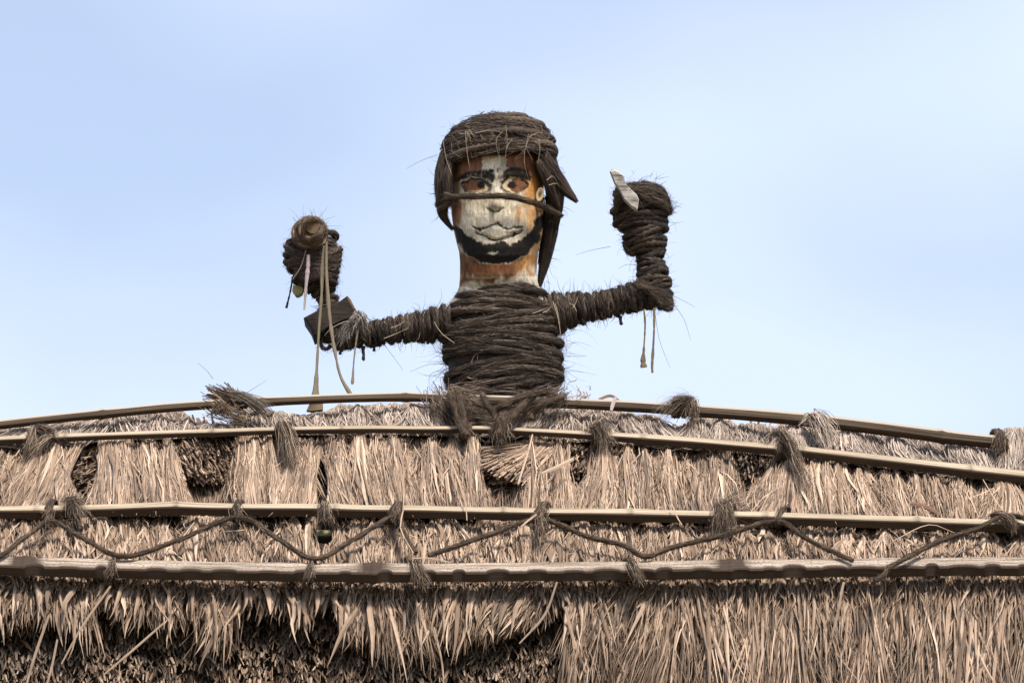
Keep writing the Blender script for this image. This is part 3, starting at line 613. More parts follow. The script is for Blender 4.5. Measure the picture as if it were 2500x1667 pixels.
knot(122, 1246, .065, .026, .018, 2, "small knot on the third pole where the left zigzag rope starts", [(125, 1240, .09, 115, 1268, .10, 90, .008, .012, .0), (122, 1262, .1, 130, 1300, .09, 60, .008, .02, .0)])
knot(580, 1248, .065, .026, .018, 2, "small knot on the third pole above the mossy batten", [(575, 1230, .09, 590, 1275, .1, 90, .007, .012, .0)])
knot(792, 1250, .065, .026, .018, 2, "dark frayed knot on the third pole above the open gap", [(790, 1228, .09, 800, 1275, .1, 180, .010, .014, .02), (800, 1240, .09, 775, 1272, .1, 60, .008, .016, .0)])
knot(968, 1252, .065, .026, .018, 2, "twisted knot on the third pole below the figure's raised left arm", [(975, 1228, .09, 960, 1278, .1, 160, .008, .01, .0)], skew=.6)
knot(1322, 1252, .065, .026, .018, 2, "fuzzy knot on the third pole below the figure's right side", [(1330, 1232, .09, 1312, 1270, .1, 140, .009, .012, .0), (1318, 1265, .1, 1325, 1330, .08, 130, .010, .02, .0)], skew=.6)
knot(1770, 1258, .065, .027, .018, 4, "large ragged knot on the third pole at right with fibres hanging below", [(1765, 1230, .09, 1770, 1305, .09, 380, .014, .022, .03), (1770, 1226, .09, 1820, 1200, .07, 120, .008, .03, .0), (1760, 1232, .09, 1792, 1290, .09, 160, .012, .012, .02)], pitch=10)
knot(1906, 1262, .065, .027, .018, 1, "single thin rope loop around the third pole at right", [(1905, 1240, .09, 1895, 1285, .1, 60, .006, .008, .0)], skew=.8)
knot(2465, 1282, .065, .027, .018, 2, "dark drooping rope loop on the third pole at the far right", [(2420, 1258, .09, 2490, 1290, .10, 240, .006, .010, .05), (2450, 1262, .09, 2485, 1300, .09, 80, .008, .012, .02)], skew=-.7)
knot(272, 1393, .06, .048, .02, 1, "thin fuzzy lashing on the notched board at left", [(278, 1365, .09, 268, 1410, .09, 110, .006, .01, .0)], r=.0055)
knot(758, 1401, .06, .048, .02, 1, "thin fuzzy lashing on the notched board below the open gap", [(760, 1372, .09, 755, 1420, .09, 100, .006, .009, .0)], r=.0055)
knot(1018, 1403, .06, .048, .02, 1, "frayed lashing with a drooping tail on the notched board near the middle", [(1012, 1366, .09, 1035, 1438, .09, 240, .007, .014, .0)], r=.006, skew=-.3)
knot(1548, 1398, .06, .048, .02, 2, "frayed lashing on the notched board right of the middle", [(1538, 1368, .09, 1565, 1424, .09, 240, .009, .010, .0)], r=.006, skew=-.4)
# straw tufts on the ridge
k = thing("straw_tuft", "spiky bunch of dark brown stalks sticking up over the ridge pole at left", "straw tuft", S(600, 1000, .05), "straw tufts along the ridge")
acc = Acc(); n = 260; t_ = R.random(n)
ex = np.where(t_ < .7, R.uniform(488, 580, n), R.uniform(500, 560, n)); ey = np.where(t_ < .7, 928 + (ex - 488) * R.uniform(-.1, .35, n) + R.uniform(0, 45, n), R.uniform(975, 1015, n))
fx, fy = 590 + R.normal(0, 9, n), 985 + R.normal(0, 9, n)
P0 = S(fx, fy, .06 + R.normal(0, .012, n)); P1 = P0 + (S(ex, ey, .08 + R.normal(0, .03, n)) - P0) * R.uniform(.55, 1.0, n)[:, None]
stalks(acc, P0, P1, R.uniform(.0014, .0030, n), np.clip(R.normal(.42, .22, n), 0, 1)); acc.build("stalks", M_stalk, k, kind="stuff")
acc = Acc(); tuft(acc, S(560, 965, .09), S(655, 1010, .08), 170, .008, .012, bend=NRM * .03, wd=.0022, tone=(.1, .8)); tuft(acc, S(520, 990, .09), S(600, 1025, .08), 90, .02, .012, bend=(0, -.01, -.02), wd=.002, tone=(.5, 1.0)); acc.build("bent_straws", M_stalk, k)
k = thing("straw_tuft", "small pale straw tuft bent over below the ridge pole at right", "straw tuft", S(1995, 1050, .05), "straw tufts along the ridge")
acc = Acc(); tuft(acc, S(1985, 1022, .09), S(2025, 1085, .08), 200, .012, .02, bend=NRM * .05, wd=.0028, tone=(.35, 1)); tuft(acc, S(1995, 1025, .09), S(1958, 1032, .09), 60, .006, .008, bend=NRM * .02, wd=.003, tone=(.5, 1)); acc.build("straws", M_row_top, k)
acc = Acc(); tuft(acc, S(1425, 978, .04), S(1425, 958, .05), 40, .02, .02, wd=.003, tone=(.3, 1)); tag(acc.build("straw_tuft", M_row_top, kind="thing"), "few pale straw ends poking up behind the ridge pole beside the figure", "straw tuft", "straw tufts along the ridge")
# little dead leaves and cloth scrap on the ridge pole
acc = Acc(); straw([(1462, 975), (1490, 966), (1512, 978)], 9, off=.06, tone=.3, ac=acc);
tag(acc.build("dead_leaf", M_brown_leaf), "curled brown dead leaf lying on the ridge pole right of the figure", "leaf")
acc = Acc(); straw([(1503, 970), (1497, 985), (1492, 1002)], 9, off=.10, tone=.3, ac=acc); tag(acc.build("cloth_scrap", M_pink), "tiny faded pink scrap hanging on the ridge pole", "scrap")

# ------------------------------------------------------------------ the rope-wound figure
FY = -0.05
fig = thing("rope_figure", "figure wound in dark fibre rope with painted wooden face standing behind the ridge pole", "statue", W(1230, 1000, FY))
def limb_rings(part, path, rad, pitch, r, hair=150, flatY=.9, tone=.25, tiltsd=.10, axis_tilt=None, hairdev=.4, hl=(.03, .07), jit=.04, rv=.12, spiral=0.0, lift=.0045):
    """separate turns of rope around a limb that follows path (m)"""
    tot = np.linalg.norm(np.diff(path, axis=0), axis=1).sum(); n = max(2, int(tot / pitch)); m = 400
    Q = smooth_path(path, m); tt = np.linspace(0, 1, len(rad)); d = np.concatenate([[0], np.cumsum(np.linalg.norm(np.diff(path, axis=0), axis=1))]) / tot
    for k in range(n + 1):
        f = k / n; i = int(f * (m - 1)); c = Q[i]; T = norm(Q[min(i + 4, m - 1)] - Q[max(i - 4, 0)]); rr = np.interp(f, d, rad) * (1 + R.normal(0, jit))
        if axis_tilt is not None: T = norm(T + np.array(axis_tilt))
        T = norm(T + R.normal(0, tiltsd, 3) * np.array([1, .3, 1]))
        e1 = norm(np.cross(T, np.array([0, 1.0, 0]))); e2 = np.cross(T, e1)
        M = max(26, int(2 * math.pi * rr / .009)); t = np.linspace(0, 2 * math.pi, M, endpoint=False)
        wob = 1 + .02 * np.sin(t * 2 + R.uniform(0, 6)) + .015 * np.sin(t * 5 + R.uniform(0, 6))
        rad_ = e1 * np.cos(t)[:, None] + e2 * np.sin(t)[:, None] * flatY
        P = c + rad_ * (rr * wob)[:, None] + T * (R.uniform(.1, .35) * pitch * np.sin(t * 2 + R.uniform(0, 6)))[:, None]
        acc = Acc(); ref = norm(rad_)
        tube(acc, P, r * R.uniform(1 - rv, 1 + rv) * (1 + .15 * np.sin(t * 3 + R.uniform(0, 6)) + .08 * np.sin(t * 8 + R.uniform(0, 6))), ref, 110, .24, 8, True, tone + R.normal(0, .12))
        hairs_on(acc, P, r * 1.02, ref, int(hair * rr / .1), hl, .0014, hairdev, lift, (.0, 1.15), True)
        acc.build("rope_turn", M_fibre, part, smooth=True)
def core(name, path, rad, flatY=.9, mat=M_fibre):
    Q = smooth_path(path, 40); tot = np.linalg.norm(np.diff(path, axis=0), axis=1).sum(); d = np.concatenate([[0], np.cumsum(np.linalg.norm(np.diff(path, axis=0), axis=1))]) / tot
    rr = np.interp(np.linspace(0, 1, 40), d, rad); acc = Acc()
    T = norm(np.gradient(Q, axis=0)); e1 = norm(np.cross(T, np.array([0, 1.0, 0]))); tube(acc, Q, rr, e1, 0, 0, 24, tone=.05, flatb=flatY)
    return acc.build(name, mat, fig, smooth=True)
def wp(pts, Y=FY):
    p = np.array(pts, float); return W(p[:, 0], p[:, 1], Y if p.shape[1] < 3 or True and p.shape[1] == 2 else p[:, 2])
# torso
tp = [(1226, 713, 90), (1228, 729, 112), (1226, 754, 128), (1224, 785, 137), (1226, 830, 146), (1228, 880, 147), (1230, 930, 143), (1233, 975, 134), (1233, 1000, 128)]
path = wp([(x, y + 4) for x, y, r in tp]); rad = np.array([r for *_, r in tp]) * U
torso = core("torso", path, rad - .018, flatY=.74)
limb_rings(torso, path, rad - .010, 0.0175, .0096, hair=900, flatY=.78, tiltsd=.085, hl=(.03, .11), jit=.012, rv=.12)
# arms
la = [(820, 822, 34), (860, 818, 32), (900, 816, 30), (950, 808, 32), (1000, 801, 34), (1050, 795, 40), (1100, 790, 48)]
path = wp([(x, y) for x, y, r in la]); rad = np.array([r for *_, r in la]) * U
arm = core("arm", path, rad - .012); limb_rings(arm, path, rad - .006, .0135, .0078, hair=640, tiltsd=.09, hl=(.02, .055), hairdev=.55)
ra = [(1340, 770, 52), (1380, 760, 44), (1420, 752, 38), (1490, 741, 34), (1560, 722, 37), (1605, 718, 36)]
path = wp([(x, y) for x, y, r in ra]); rad = np.array([r for *_, r in ra]) * U
arm = core("arm", path, rad - .012); limb_rings(arm, path, rad - .006, .0135, .0078, hair=640, tiltsd=.09, hl=(.02, .055), hairdev=.55)
# forearms and fists
lf = [(762, 585, 56), (762, 620, 66), (765, 650, 62), (778, 685, 46), (797, 715, 26), (802, 750, 28), (812, 790, 34), (822, 825, 36)]
path = wp([(x, y) for x, y, r in lf]); rad = np.array([r for *_, r in lf]) * U
fa = core("forearm", path, rad - .014); limb_rings(fa, path, rad - .007, .0165, .0095, hair=380, tiltsd=.16, hl=(.02, .06), jit=.07)
rf = [(1562, 462, 48), (1562, 482, 64), (1562, 515, 68), (1570, 555, 59), (1580, 590, 50), (1588, 626, 33), (1591, 655, 36), (1596, 690, 42), (1605, 722, 38)]
path = wp([(x, y) for x, y, r in rf]); rad = np.array([r for *_, r in rf]) * U
fa2 = core("forearm", path, rad - .014); limb_rings(fa2, path, rad - .007, .0165, .0092, hair=380, tiltsd=.12, hl=(.02, .06), axis_tilt=(.0, 0, 0), jit=.03)
# diagonal wraps over the right fist and elbows
def strand_band(part, pts, r, hair=500, name="rope_turn", mat=M_fibre, Y=None):
    p = np.array(pts, float); acc = Acc(); P = W(p[:, 0], p[:, 1], p[:, 2]); rope_piece(acc, P, r=r, hair=hair, tone=.3, lift=.005); acc.build(name, mat, part, smooth=True)
for q in range(8):
    o = q * 9
    strand_band(fa2, [(1500 + q * 1, 520 - o * .9, FY - .05), (1530, 478 - o * .35, FY - .085), (1575, 462 - o * .2 + q * 5, FY - .085), (1622, 482 - o * .3 + q * 6, FY - .06), (1634, 520 - o * .3 + q * 2, FY)], .0085)
for q in range(5):
    strand_band(fa2, [(1545, 455 + q * 3, FY + .02), (1575, 449 + q * 7, FY - .03 - q * .012), (1612, 460 + q * 9, FY - .03 - q * .01), (1630, 490 + q * 8, FY + .01)], .008)
for q in range(8):
    strand_band(fa2, [(1548 + q * 4, 694 - q * 2, FY - .03), (1580 + q * 3, 704 + q * 3, FY - .055), (1622, 716 + q * 5, FY - .045), (1638, 732 + q * 3, FY)], .0085)
for q in range(7):
    strand_band(fa, [(698 + q * 5, 600 + q * 12, FY - .02), (735 + q * 3, 620 + q * 10, FY - .085), (790, 622 + q * 9, FY - .085), (832 - q * 2, 608 + q * 14, FY - .02)], .009)
for q in range(5):
    strand_band(fa, [(800 + q * 10, 780 - q, FY - .02), (815 + q * 9, 812, FY - .055), (830 + q * 6, 850, FY - .01)], .009)
# coils round the log end
for q in range(6):
    acc = Acc(); t = np.linspace(0, 2 * math.pi, 40, endpoint=False); r_ = (22 + q * 3.4) * U
    c = W(766 - q * 2.5 + R.normal(0, 2.5), 556 + q * 3.2 + R.normal(0, 2.5), FY - .168 + q * .017)
    P = c + np.stack([np.cos(t) * r_, .016 * np.sin(t * 2 + q * 2), np.sin(t) * r_], -1)
    ref = norm(P - c); tube(acc, P, .0066, ref, 110, .2, 9, True, .7); hairs_on(acc, P, .008, ref, 220, (.02, .06), .0013, .4, .004, (.4, 1.2), True); acc.build("rope_turn", M_rope, fa, smooth=True)
# armband
def slab(name, poly, Y0, th, mat, parent=None, tiltY=None, tone=0.0, hump=0.0):
    poly = np.array(poly, float); n = len(poly); Yv = np.full(n, Y0) if tiltY is None else np.array(tiltY, float)
    Fp = W(poly[:, 0], poly[:, 1], Yv); c = poly.mean(0); k = .9
    Fi = W(c[0] + (poly[:, 0] - c[0]) * k, c[1] + (poly[:, 1] - c[1]) * k, Yv - hump - .002)
    Bp = Fp + np.array([0, th, .0]); cc = Fi.mean(0)[None]; cb = Bp.mean(0)[None]
    V = np.concatenate([Fp, Fi, Bp, cc, cb]); F = []
    for i in range(n):
        j = (i + 1) % n
        F += [[i, j, n + j, n + i], [2 * n + j, 2 * n + i, i, i] if False else [i, 2 * n + i, 2 * n + j, j]]
    for i in range(0, n, 2):
        F += [[n + i, n + (i + 1) % n, n + (i + 2) % n, 3 * n], [2 * n + (i + 2) % n, 2 * n + (i + 1) % n, 2 * n + i, 3 * n + 1]]
    acc = Acc(); acc.add(V, np.array(F), tone, V * np.array([3, 6, 6])); return acc.build(name, mat, parent, smooth=False)
slab("armband", [(741, 776), (756, 768), (775, 758), (800, 746), (826, 738), (848, 722), (852, 728), (860, 742), (871, 770), (840, 782), (800, 800), (785, 812), (765, 822), (757, 800)], FY - .06, .11, M_dark, fig, hump=.012)
slab("armband", [(848, 722), (856, 730), (863, 745), (872, 762), (871, 772), (858, 758), (850, 742), (846, 730)], FY - .064, .02, M_log, fig, hump=.0)

# ---- painted head
def seg_d(x, y, pts):
    d = np.full(np.shape(x), 1e9); pts = np.array(pts, float)
    for (ax, ay), (bx, by) in zip(pts[:-1], pts[1:]):
        t = np.clip(((x - ax) * (bx - ax) + (y - ay) * (by - ay)) / ((bx - ax) ** 2 + (by - ay) ** 2), 0, 1)
        d = np.minimum(d, np.hypot(x - ax - t * (bx - ax), y - ay - t * (by - ay)))
    return d
def inside(x, y, pts):
    pts = np.array(pts, float); r = np.zeros(np.shape(x), bool); j = len(pts) - 1
    for i in range(len(pts)):
        c = ((pts[i, 1] > y) != (pts[j, 1] > y)) & (x < (pts[j, 0] - pts[i, 0]) * (y - pts[i, 1]) / (pts[j, 1] - pts[i, 1] + 1e-9) + pts[i, 0]); r ^= c; j = i
    return r
def poly_d(x, y, pts):
    d = seg_d(x, y, list(pts) + [pts[0]]); return np.where(inside(x, y, pts), -d, d)
def sstep(d, a, b): t = np.clip((d - a) / (b - a), 0, 1); return t * t * (3 - 2 * t)
# outline of the carved head: y -> left and right edge (photo units, from the head's close view: z*0.319)
hz = lambda x, y: (1000 + x * .3189, 250 + y * .3189)
ey_ = np.array([300, 340, 380, 430, 470, 520, 560, 590, 617, 640, 674, 700, 716, 735, 760])
exl = np.array([1150, 1112, 1103, 1101, 1101, 1102, 1107, 1114, 1121, 1123, 1123, 1121, 1114, 1100, 1085])
exr = np.array([1280, 1315, 1324, 1327, 1327, 1327, 1326, 1320, 1314, 1311, 1310, 1316, 1328, 1350, 1372])
nr, nc = 260, 214
yy = np.linspace(300, 742, nr); xl = np.interp(yy, ey_, exl); xr = np.interp(yy, ey_, exr)
th = np.concatenate([np.linspace(-math.pi, -1.75, 18, endpoint=False), np.linspace(-1.75, 1.75, nc - 36, endpoint=False), np.linspace(1.75, math.pi, 18, endpoint=False)])
cx = ((xl + xr) / 2)[:, None]; rw = ((xr - xl) / 2)[:, None]
sx = cx + rw * np.sin(th)[None]; sy = np.broadcast_to(yy[:, None], sx.shape)
zx, zy = (sx - 1000) / .3189, (sy - 250) / .3189            # coordinates of the close view
front = np.cos(th)[None] > 0
FBR = sstep(np.cos(th)[None] * np.ones_like(sx), .0, .2)
wx = zx + (fbm(zx / 40, zy / 40, 2) - .5) * 30 + (fbm(zx / 10, zy / 10, 4) - .5) * 14; wy = zy + (fbm(zx / 40, zy / 40, 3) - .5) * 30 + (fbm(zx / 10, zy / 10, 6) - .5) * 14
# carving depth in photo units
dz = np.zeros_like(sx)
dz += 6 * np.exp(-(((zx - 655) / 52) ** 2 + ((zy - 785) / 46) ** 2) ** 1.5)                        # nose tip
dz += 5 * np.exp(-((zx - 655) / 40) ** 2) * sstep(zy, 560, 640) * (1 - sstep(zy, 780, 830))          # bridge
for ex_, eyy, ew, eh in ((520, 640, 105, 48), (800, 632, 100, 62)):
    q = ((zx - ex_) / ew) ** 2 + ((zy - eyy) / eh) ** 2; dz += -7 * np.exp(-q * 1.2); dz += 3.5 * np.exp(-q * 4)
    dz += 4 * np.exp(-((zx - ex_) / (ew * 1.2)) ** 2) * np.exp(-((zy - eyy + 85) / 28) ** 2)
UPL = [(485, 955), (550, 975), (600, 950), (655, 932), (700, 945), (750, 965), (860, 958)]
LOL = [(515, 990), (570, 1020), (620, 1043), (675, 1056), (740, 1038), (800, 1010), (855, 985)]
lips = poly_d(zx, zy, UPL + LOL[::-1]); dz += 5 * (1 - sstep(lips, -25, 12))
dz -= 5.5 * np.exp(-(seg_d(wx, wy, UPL) / 9) ** 2) + 5.5 * np.exp(-(seg_d(wx, wy, LOL) / 9) ** 2)
dz -= 4 * np.exp(-(seg_d(zx, zy, [(600, 815), (630, 835), (680, 838), (712, 812)]) / 8) ** 2)
chin = sstep(zy, 1020, 1120) * (1 - sstep(zy + 0.00035 * (zx - 680) ** 2, 1165, 1225)); dz += 7 * chin * np.exp(-((zx - 670) / 260) ** 4)
dz += (fbm(zx / 30, zy / 55, 21) - .5) * 2.6 + (fbm(zx / 7, zy / 22, 23) - .5) * 1.0
dz = dz * FBR
depth = (rw * np.cos(th)[None] * (1.02 - .42 * sstep(sy, 665, 725))) * U
P = W(cx + rw * np.sin(th)[None], sy, FY + .01 - depth - dz * U)
# keep the silhouette rows level from the side: heights follow the row
# paint
def C(*c): return np.array([x for x in c], float)
WHT, ORG_, BRN, BLK, CRM, DBR = C(.80, .70, .53), C(.50, .215, .042), C(.15, .055, .022), C(.011, .0085, .007), C(.60, .44, .25), C(.07, .04, .022)
col = np.ones(sx.shape + (3,)) * WHT
def lay(mask, c): 
    global col
    col = col * (1 - mask[..., None]) + c * mask[..., None]
nb = fbm(zx / 70, zy / 110, 31); nb2 = fbm(zx / 22, zy / 60, 37); nb3 = fbm(zx / 12, zy / 35, 41)
lay(sstep(nb2, .45, .75) * .5, CRM)
lay(sstep(nb3, .62, .78) * .35, C(.36, .33, .27))
lay(sstep(fbm(zx / 5, zy / 26, 51), .6, .72) * .45, C(.20, .15, .10)); lay(sstep(fbm(zx / 60, zy / 90, 53), .5, .75) * .4, C(.42, .36, .27))
# edges and stains
lay(sstep(zx + (nb - .5) * 220, 800, 910) * (.7 + .3 * nb2) * (1 - sstep(zy, 1180, 1300) * .6), ORG_ * (.8 + .6 * nb3[..., None]))
lay(sstep(zx + (nb3 - .5) * 60, 900, 950) * sstep(nb2, .4, .6) * .6, CRM)
lay((1 - sstep(zx + (nb - .5) * 70, 345, 395)) * .85, BRN * 1.3)
lay(sstep(nb3, .5, .6) * (1 - sstep(zx, 345, 420)) * .8, ORG_ * .8)
lay(np.exp(-((zx - 352) / 9) ** 2) * (1 - sstep(zy, 690, 760)) * .8, WHT * .8)
st_ = fbm(zx / 9, zy / 90, 61, 3); lay(sstep(st_, .52, .66) * .5 * (.4 + .6 * sstep(np.abs(zx - 660), 60, 280)), C(.42, .27, .12)); lay(sstep(1 - st_, .56, .68) * .3, C(.30, .23, .15))
for ex_, eyy in ((510, 640), (805, 632)): lay(np.exp(-(((zx - ex_) / 150) ** 2 + ((zy - eyy) / 85) ** 2) ** 2) * .45 * sstep(nb2, .3, .6), C(.20, .12, .06))
# forehead
fl = inside(wx, wy, [(310, 300), (552, 300), (552, 525), (470, 545), (370, 600), (310, 640)]); fr = inside(wx, wy, [(738, 300), (1050, 300), (1050, 700), (960, 660), (930, 570), (800, 520), (738, 500)])
lay(np.where(fl, .92, 0), BRN * (.8 + .9 * nb2[..., None])); lay(np.where(fr, .92, 0), BRN * (.7 + 1.0 * nb2[..., None]))
lay(sstep(zx + (nb2 - .5) * 120, 850, 930) * sstep(zy, 520, 640) * (1 - sstep(zy, 700, 830)) * .8, ORG_ * 1.15)
lay((1 - sstep(zy, 395, 430)) * 1.0, BRN * .5)
lay((1 - sstep(np.hypot((zx - 835) / 45, (zy - 815) / 55), .5, 1.2)) * .7 * nb2, ORG_)
lay((1 - sstep(np.hypot((zx - 350) / 55, (zy - 830) / 150), .6, 1.1)) * .7, BRN * 1.6)
# eyes
for ex_, eyy, ew, eh, px_, py_ in ((510, 640, 112, 52, 548, 632), (805, 632, 98, 66, 785, 630)):
    q = np.hypot((wx - ex_) / ew, (wy - eyy) / eh)
    lay(1 - sstep(q, .9, 1.0), CRM * .9 if ex_ < 600 else CRM)
    br = (1 - sstep(np.hypot((wx - (ex_ - (20 if ex_ < 600 else -25))) / (ew * .78), (wy - eyy) / (eh * .92)), .85, 1.0)); lay(br * .95, BRN * (.9 + .7 * nb3[..., None]))
    lay(1 - sstep(np.hypot(wx - px_, wy - py_), 26, 38), BLK)
    lay((1 - sstep(np.abs(q - 1.0), .02, .10)) * np.where(wy > eyy, 1.0, .3) * sstep(nb3, .2, .45), BLK * 1.3)
    lay((1 - sstep(seg_d(wx, wy, [(ex_ - ew, eyy - 15), (ex_ - 40, eyy - eh), (ex_ + 40, eyy - eh), (ex_ + ew, eyy - 5)]), 6, 14)) * .95, BLK)
lay((1 - sstep(poly_d(wx, wy, [(370, 600), (385, 560), (450, 535), (520, 520), (580, 515), (640, 545), (655, 580), (640, 610), (600, 600), (560, 575), (480, 570), (420, 590)]), -8, 12)) * (.75 + .25 * sstep(nb3, .2, .45)), BLK * 1.6)
lay((1 - sstep(poly_d(wx, wy, [(700, 575), (715, 530), (770, 500), (850, 500), (905, 525), (932, 570), (930, 612), (900, 600), (850, 572), (780, 560), (735, 580)]), -8, 12)) * (.75 + .25 * sstep(nb3, .2, .45)), BLK * 1.6)
lay((1 - sstep(seg_d(wx, wy, [(690, 575), (660, 600), (640, 580), (600, 610)]), 6, 26)) * .6 * sstep(nb3, .3, .5), BLK * 2)
lay((1 - sstep(seg_d(wx, wy, [(590, 520), (640, 525), (690, 520)]), 8, 16)) * sstep(nb3, .35, .5), BLK * 2)
lay((1 - sstep(seg_d(wx, wy, [(610, 600), (620, 650), (600, 690)]), 10, 30)) * .5, BLK * 5); lay((1 - sstep(seg_d(wx, wy, [(700, 600), (705, 660), (740, 695)]), 6, 18)) * .7, BLK * 3)
lay((1 - sstep(seg_d(wx, wy, [(560, 575), (600, 600), (610, 660)]), 5, 45)) * .55 * sstep(nb3, .35, .6), BLK * 2.5); lay((1 - sstep(seg_d(wx, wy, [(720, 580), (700, 620), (730, 690), (800, 705), (880, 660)]), 3, 22)) * .6 * sstep(nb2, .3, .55), BLK * 2)
lay((1 - sstep(seg_d(wx, wy, [(410, 610), (425, 660), (470, 695)]), 4, 18)) * .7 * sstep(nb3, .35, .6), BLK * 2)
lay(np.exp(-((zy - 720) / 28) ** 2) * .35 * sstep(nb2, .35, .6), C(.16, .12, .085))
# nose, mouth
lay((1 - sstep(np.hypot((zx - 655) / 62, (zy - 790) / 42), .6, 1.1)) * .45, C(.36, .30, .22)); lay((1 - sstep(seg_d(wx, wy, [(605, 818), (640, 832), (680, 832), (700, 815)]), 3, 12)) * .8, BLK * 1.5)
lay((1 - sstep(seg_d(wx, wy, UPL), 4, 11)) * (.55 + .45 * sstep(nb3, .3, .5)), BLK); lay((1 - sstep(seg_d(wx, wy, LOL), 3, 9)) * (.5 + .5 * sstep(nb2, .3, .5)), BLK)
lay((1 - sstep(seg_d(wx, wy, [(500, 975), (540, 1000), (560, 1010)]), 4, 9)) * .6, BLK); lay((1 - sstep(seg_d(wx, wy, [(740, 985), (790, 990), (850, 965)]), 6, 18)) * .5, BLK * 3)
# beard
BO = [(335, 930), (365, 1070), (440, 1170), (540, 1225), (660, 1245), (770, 1230), (900, 1165), (1000, 1050), (1040, 860), (965, 880), (938, 980), (862, 1048), (770, 1096), (725, 1060), (680, 1068), (640, 1072), (600, 1092), (500, 1050), (420, 1000), (372, 950)]
bd = poly_d(wx, wy, BO)
lay((1 - sstep(bd + (nb3 - .5) * 24, -9, 10)), BLK * (1.0 + .9 * nb3[..., None])); lay((1 - sstep(np.hypot((wx - 640) / 45, (wy - 1152) / 12), .6, 1.1)) * .8, C(.42, .38, .30))
# neck
below = sstep(bd, 0, 8) * sstep(zy, 1130, 1180) + sstep(zy, 1235, 1250); below = np.clip(below, 0, 1) * (zy > 1060)
stn = sstep(1385 - .28 * np.clip(zx - 560, 0, 900) + (nb - .5) * 150 + (nb2 - .5) * 70 - zy, -35, 45)
lay(below * .9, WHT * .98); lay(below * stn * .9, ORG_ * .9)
lay(below * stn * sstep(840 - zx + (nb2 - .5) * 200, -60, 80) * .9, BRN * .75); lay(below * sstep(nb2, .56, .68) * (1 - sstep(zx, 480, 620)) * .6, CRM * .9)
lay(below * (1 - sstep(np.hypot((zx - 560) / 160, (zy - 1330) / 28) + (nb2 - .5) * .8, .5, 1.0)) * .75, CRM); lay(below * (1 - sstep(zx, 385, 430)) * stn * .5, ORG_ * .7)
lay(below * sstep(nb3, .64, .74) * .4, DBR)
lay(below * (1 - sstep(zy + (nb2 - .5) * 120, 1300, 1370)) * (1 - sstep(zx + (nb2 - .5) * 160, 760, 900)) * .8, BRN * (.45 + .9 * nb3[..., None]))
col = np.clip(col, .008, .85)
col = np.where((FBR < .02)[..., None], DBR, col)
acc = Acc(); i = np.arange(nr - 1)[:, None] * nc; j = np.arange(nc)[None]; j2 = (j + 1) % nc
F = np.stack(np.broadcast_arrays(i + j, i + nc + j, i + nc + j2, i + j2), -1)
acc.add(P, F, .5, P * 1.0)
head = acc.build("head", M_paint, fig, smooth=True, colors=np.concatenate([col.reshape(-1, 3), np.ones((nr * nc, 1))], 1))
# ear on the right side of the face
def blob(name, px_, py_, Y_, rx, ry, rz, mat, parent, c=None, hollow=0.0, seed=3, rot=0.0):
    nu, nv = 28, 20; u = np.linspace(0, 2 * math.pi, nu, endpoint=False)[None]; v = np.linspace(.05, math.pi - .05, nv)[:, None]
    X = rx * np.cos(u) * np.sin(v); Z = rz * np.sin(u) * np.sin(v); D = -ry * np.cos(v) * np.ones_like(u)
    rr = np.hypot(X / rx, Z / rz); D = np.where(D < 0, D + hollow * ry * (1 - rr ** 2), D); w_ = 1 + .12 * (fbm(u * 2 + 9, v * 2, seed) - .5)
    X, Z = X * w_ * math.cos(rot) - Z * w_ * math.sin(rot), X * w_ * math.sin(rot) + Z * w_ * math.cos(rot)
    P = W(px_, py_, Y_) + np.stack([X, D, Z], -1); i = np.arange(nv - 1)[:, None] * nu; j = np.arange(nu)[None]; j2 = (j + 1) % nu
    acc = Acc(); F = np.stack(np.broadcast_arrays(i + j, i + j2, i + nu + j2, i + nu + j), -1); acc.add(P, F, .5, P)
    cc = np.ones((nu * nv, 4)); cc[:, :3] = c if c is not None else .5
    if hollow: k = (1 - sstep(rr, .2, .6)).reshape(-1); cc[:, :3] = cc[:, :3] * (1 - .8 * k[:, None])
    return acc.build(name, mat, parent, smooth=True, colors=cc)
blob("ear", 1318, 476, FY - .085, .013, .022, .026, M_paint, head, CRM * .75, hollow=.9, rot=-.2)
blob("ear", 1318, 510, FY - .08, .008, .015, .012, M_paint, head, CRM * .55, hollow=.0)
# ---- hair wound round the head
HY = FY + .01
cap_pts = [(1219, 290, 20), (1219, 295, 55), (1219, 306, 88), (1218, 324, 117), (1217, 350, 135), (1216, 374, 141), (1216, 397, 140)]
path = W(np.array([p[0] for p in cap_pts]), np.array([p[1] for p in cap_pts]), HY); rad = np.array([p[2] for p in cap_pts]) * U
cap = core("hair_wrap", path, rad - .014)
limb_rings(cap, path, rad - .006, .0145, .0092, hair=420, flatY=1.0, tiltsd=.05, hl=(.03, .10), axis_tilt=(.07, 0.03, 0), jit=.02, tone=.4, hairdev=.3, rv=.3, lift=.002)
acc = Acc(); n = 1500                        # brushed fibres over the crown
f = R.random(n); i_ = np.clip(f * (len(rad) - 1), 0, len(rad) - 1.001); k0 = i_.astype(int); fr_ = i_ - k0
cc = path[k0] * (1 - fr_)[:, None] + path[k0 + 1] * fr_[:, None]; rr = rad[k0] * (1 - fr_) + rad[k0 + 1] * fr_ + .004
t0 = R.uniform(-1.6, 1.6, n); dl = R.uniform(.15, .55, n) * np.where(R.random(n) < .5, 1, -1)
def onr(t, lift, dzv): return cc + np.stack([np.sin(t) * (rr + lift), -np.cos(t) * (rr + lift), dzv], -1)
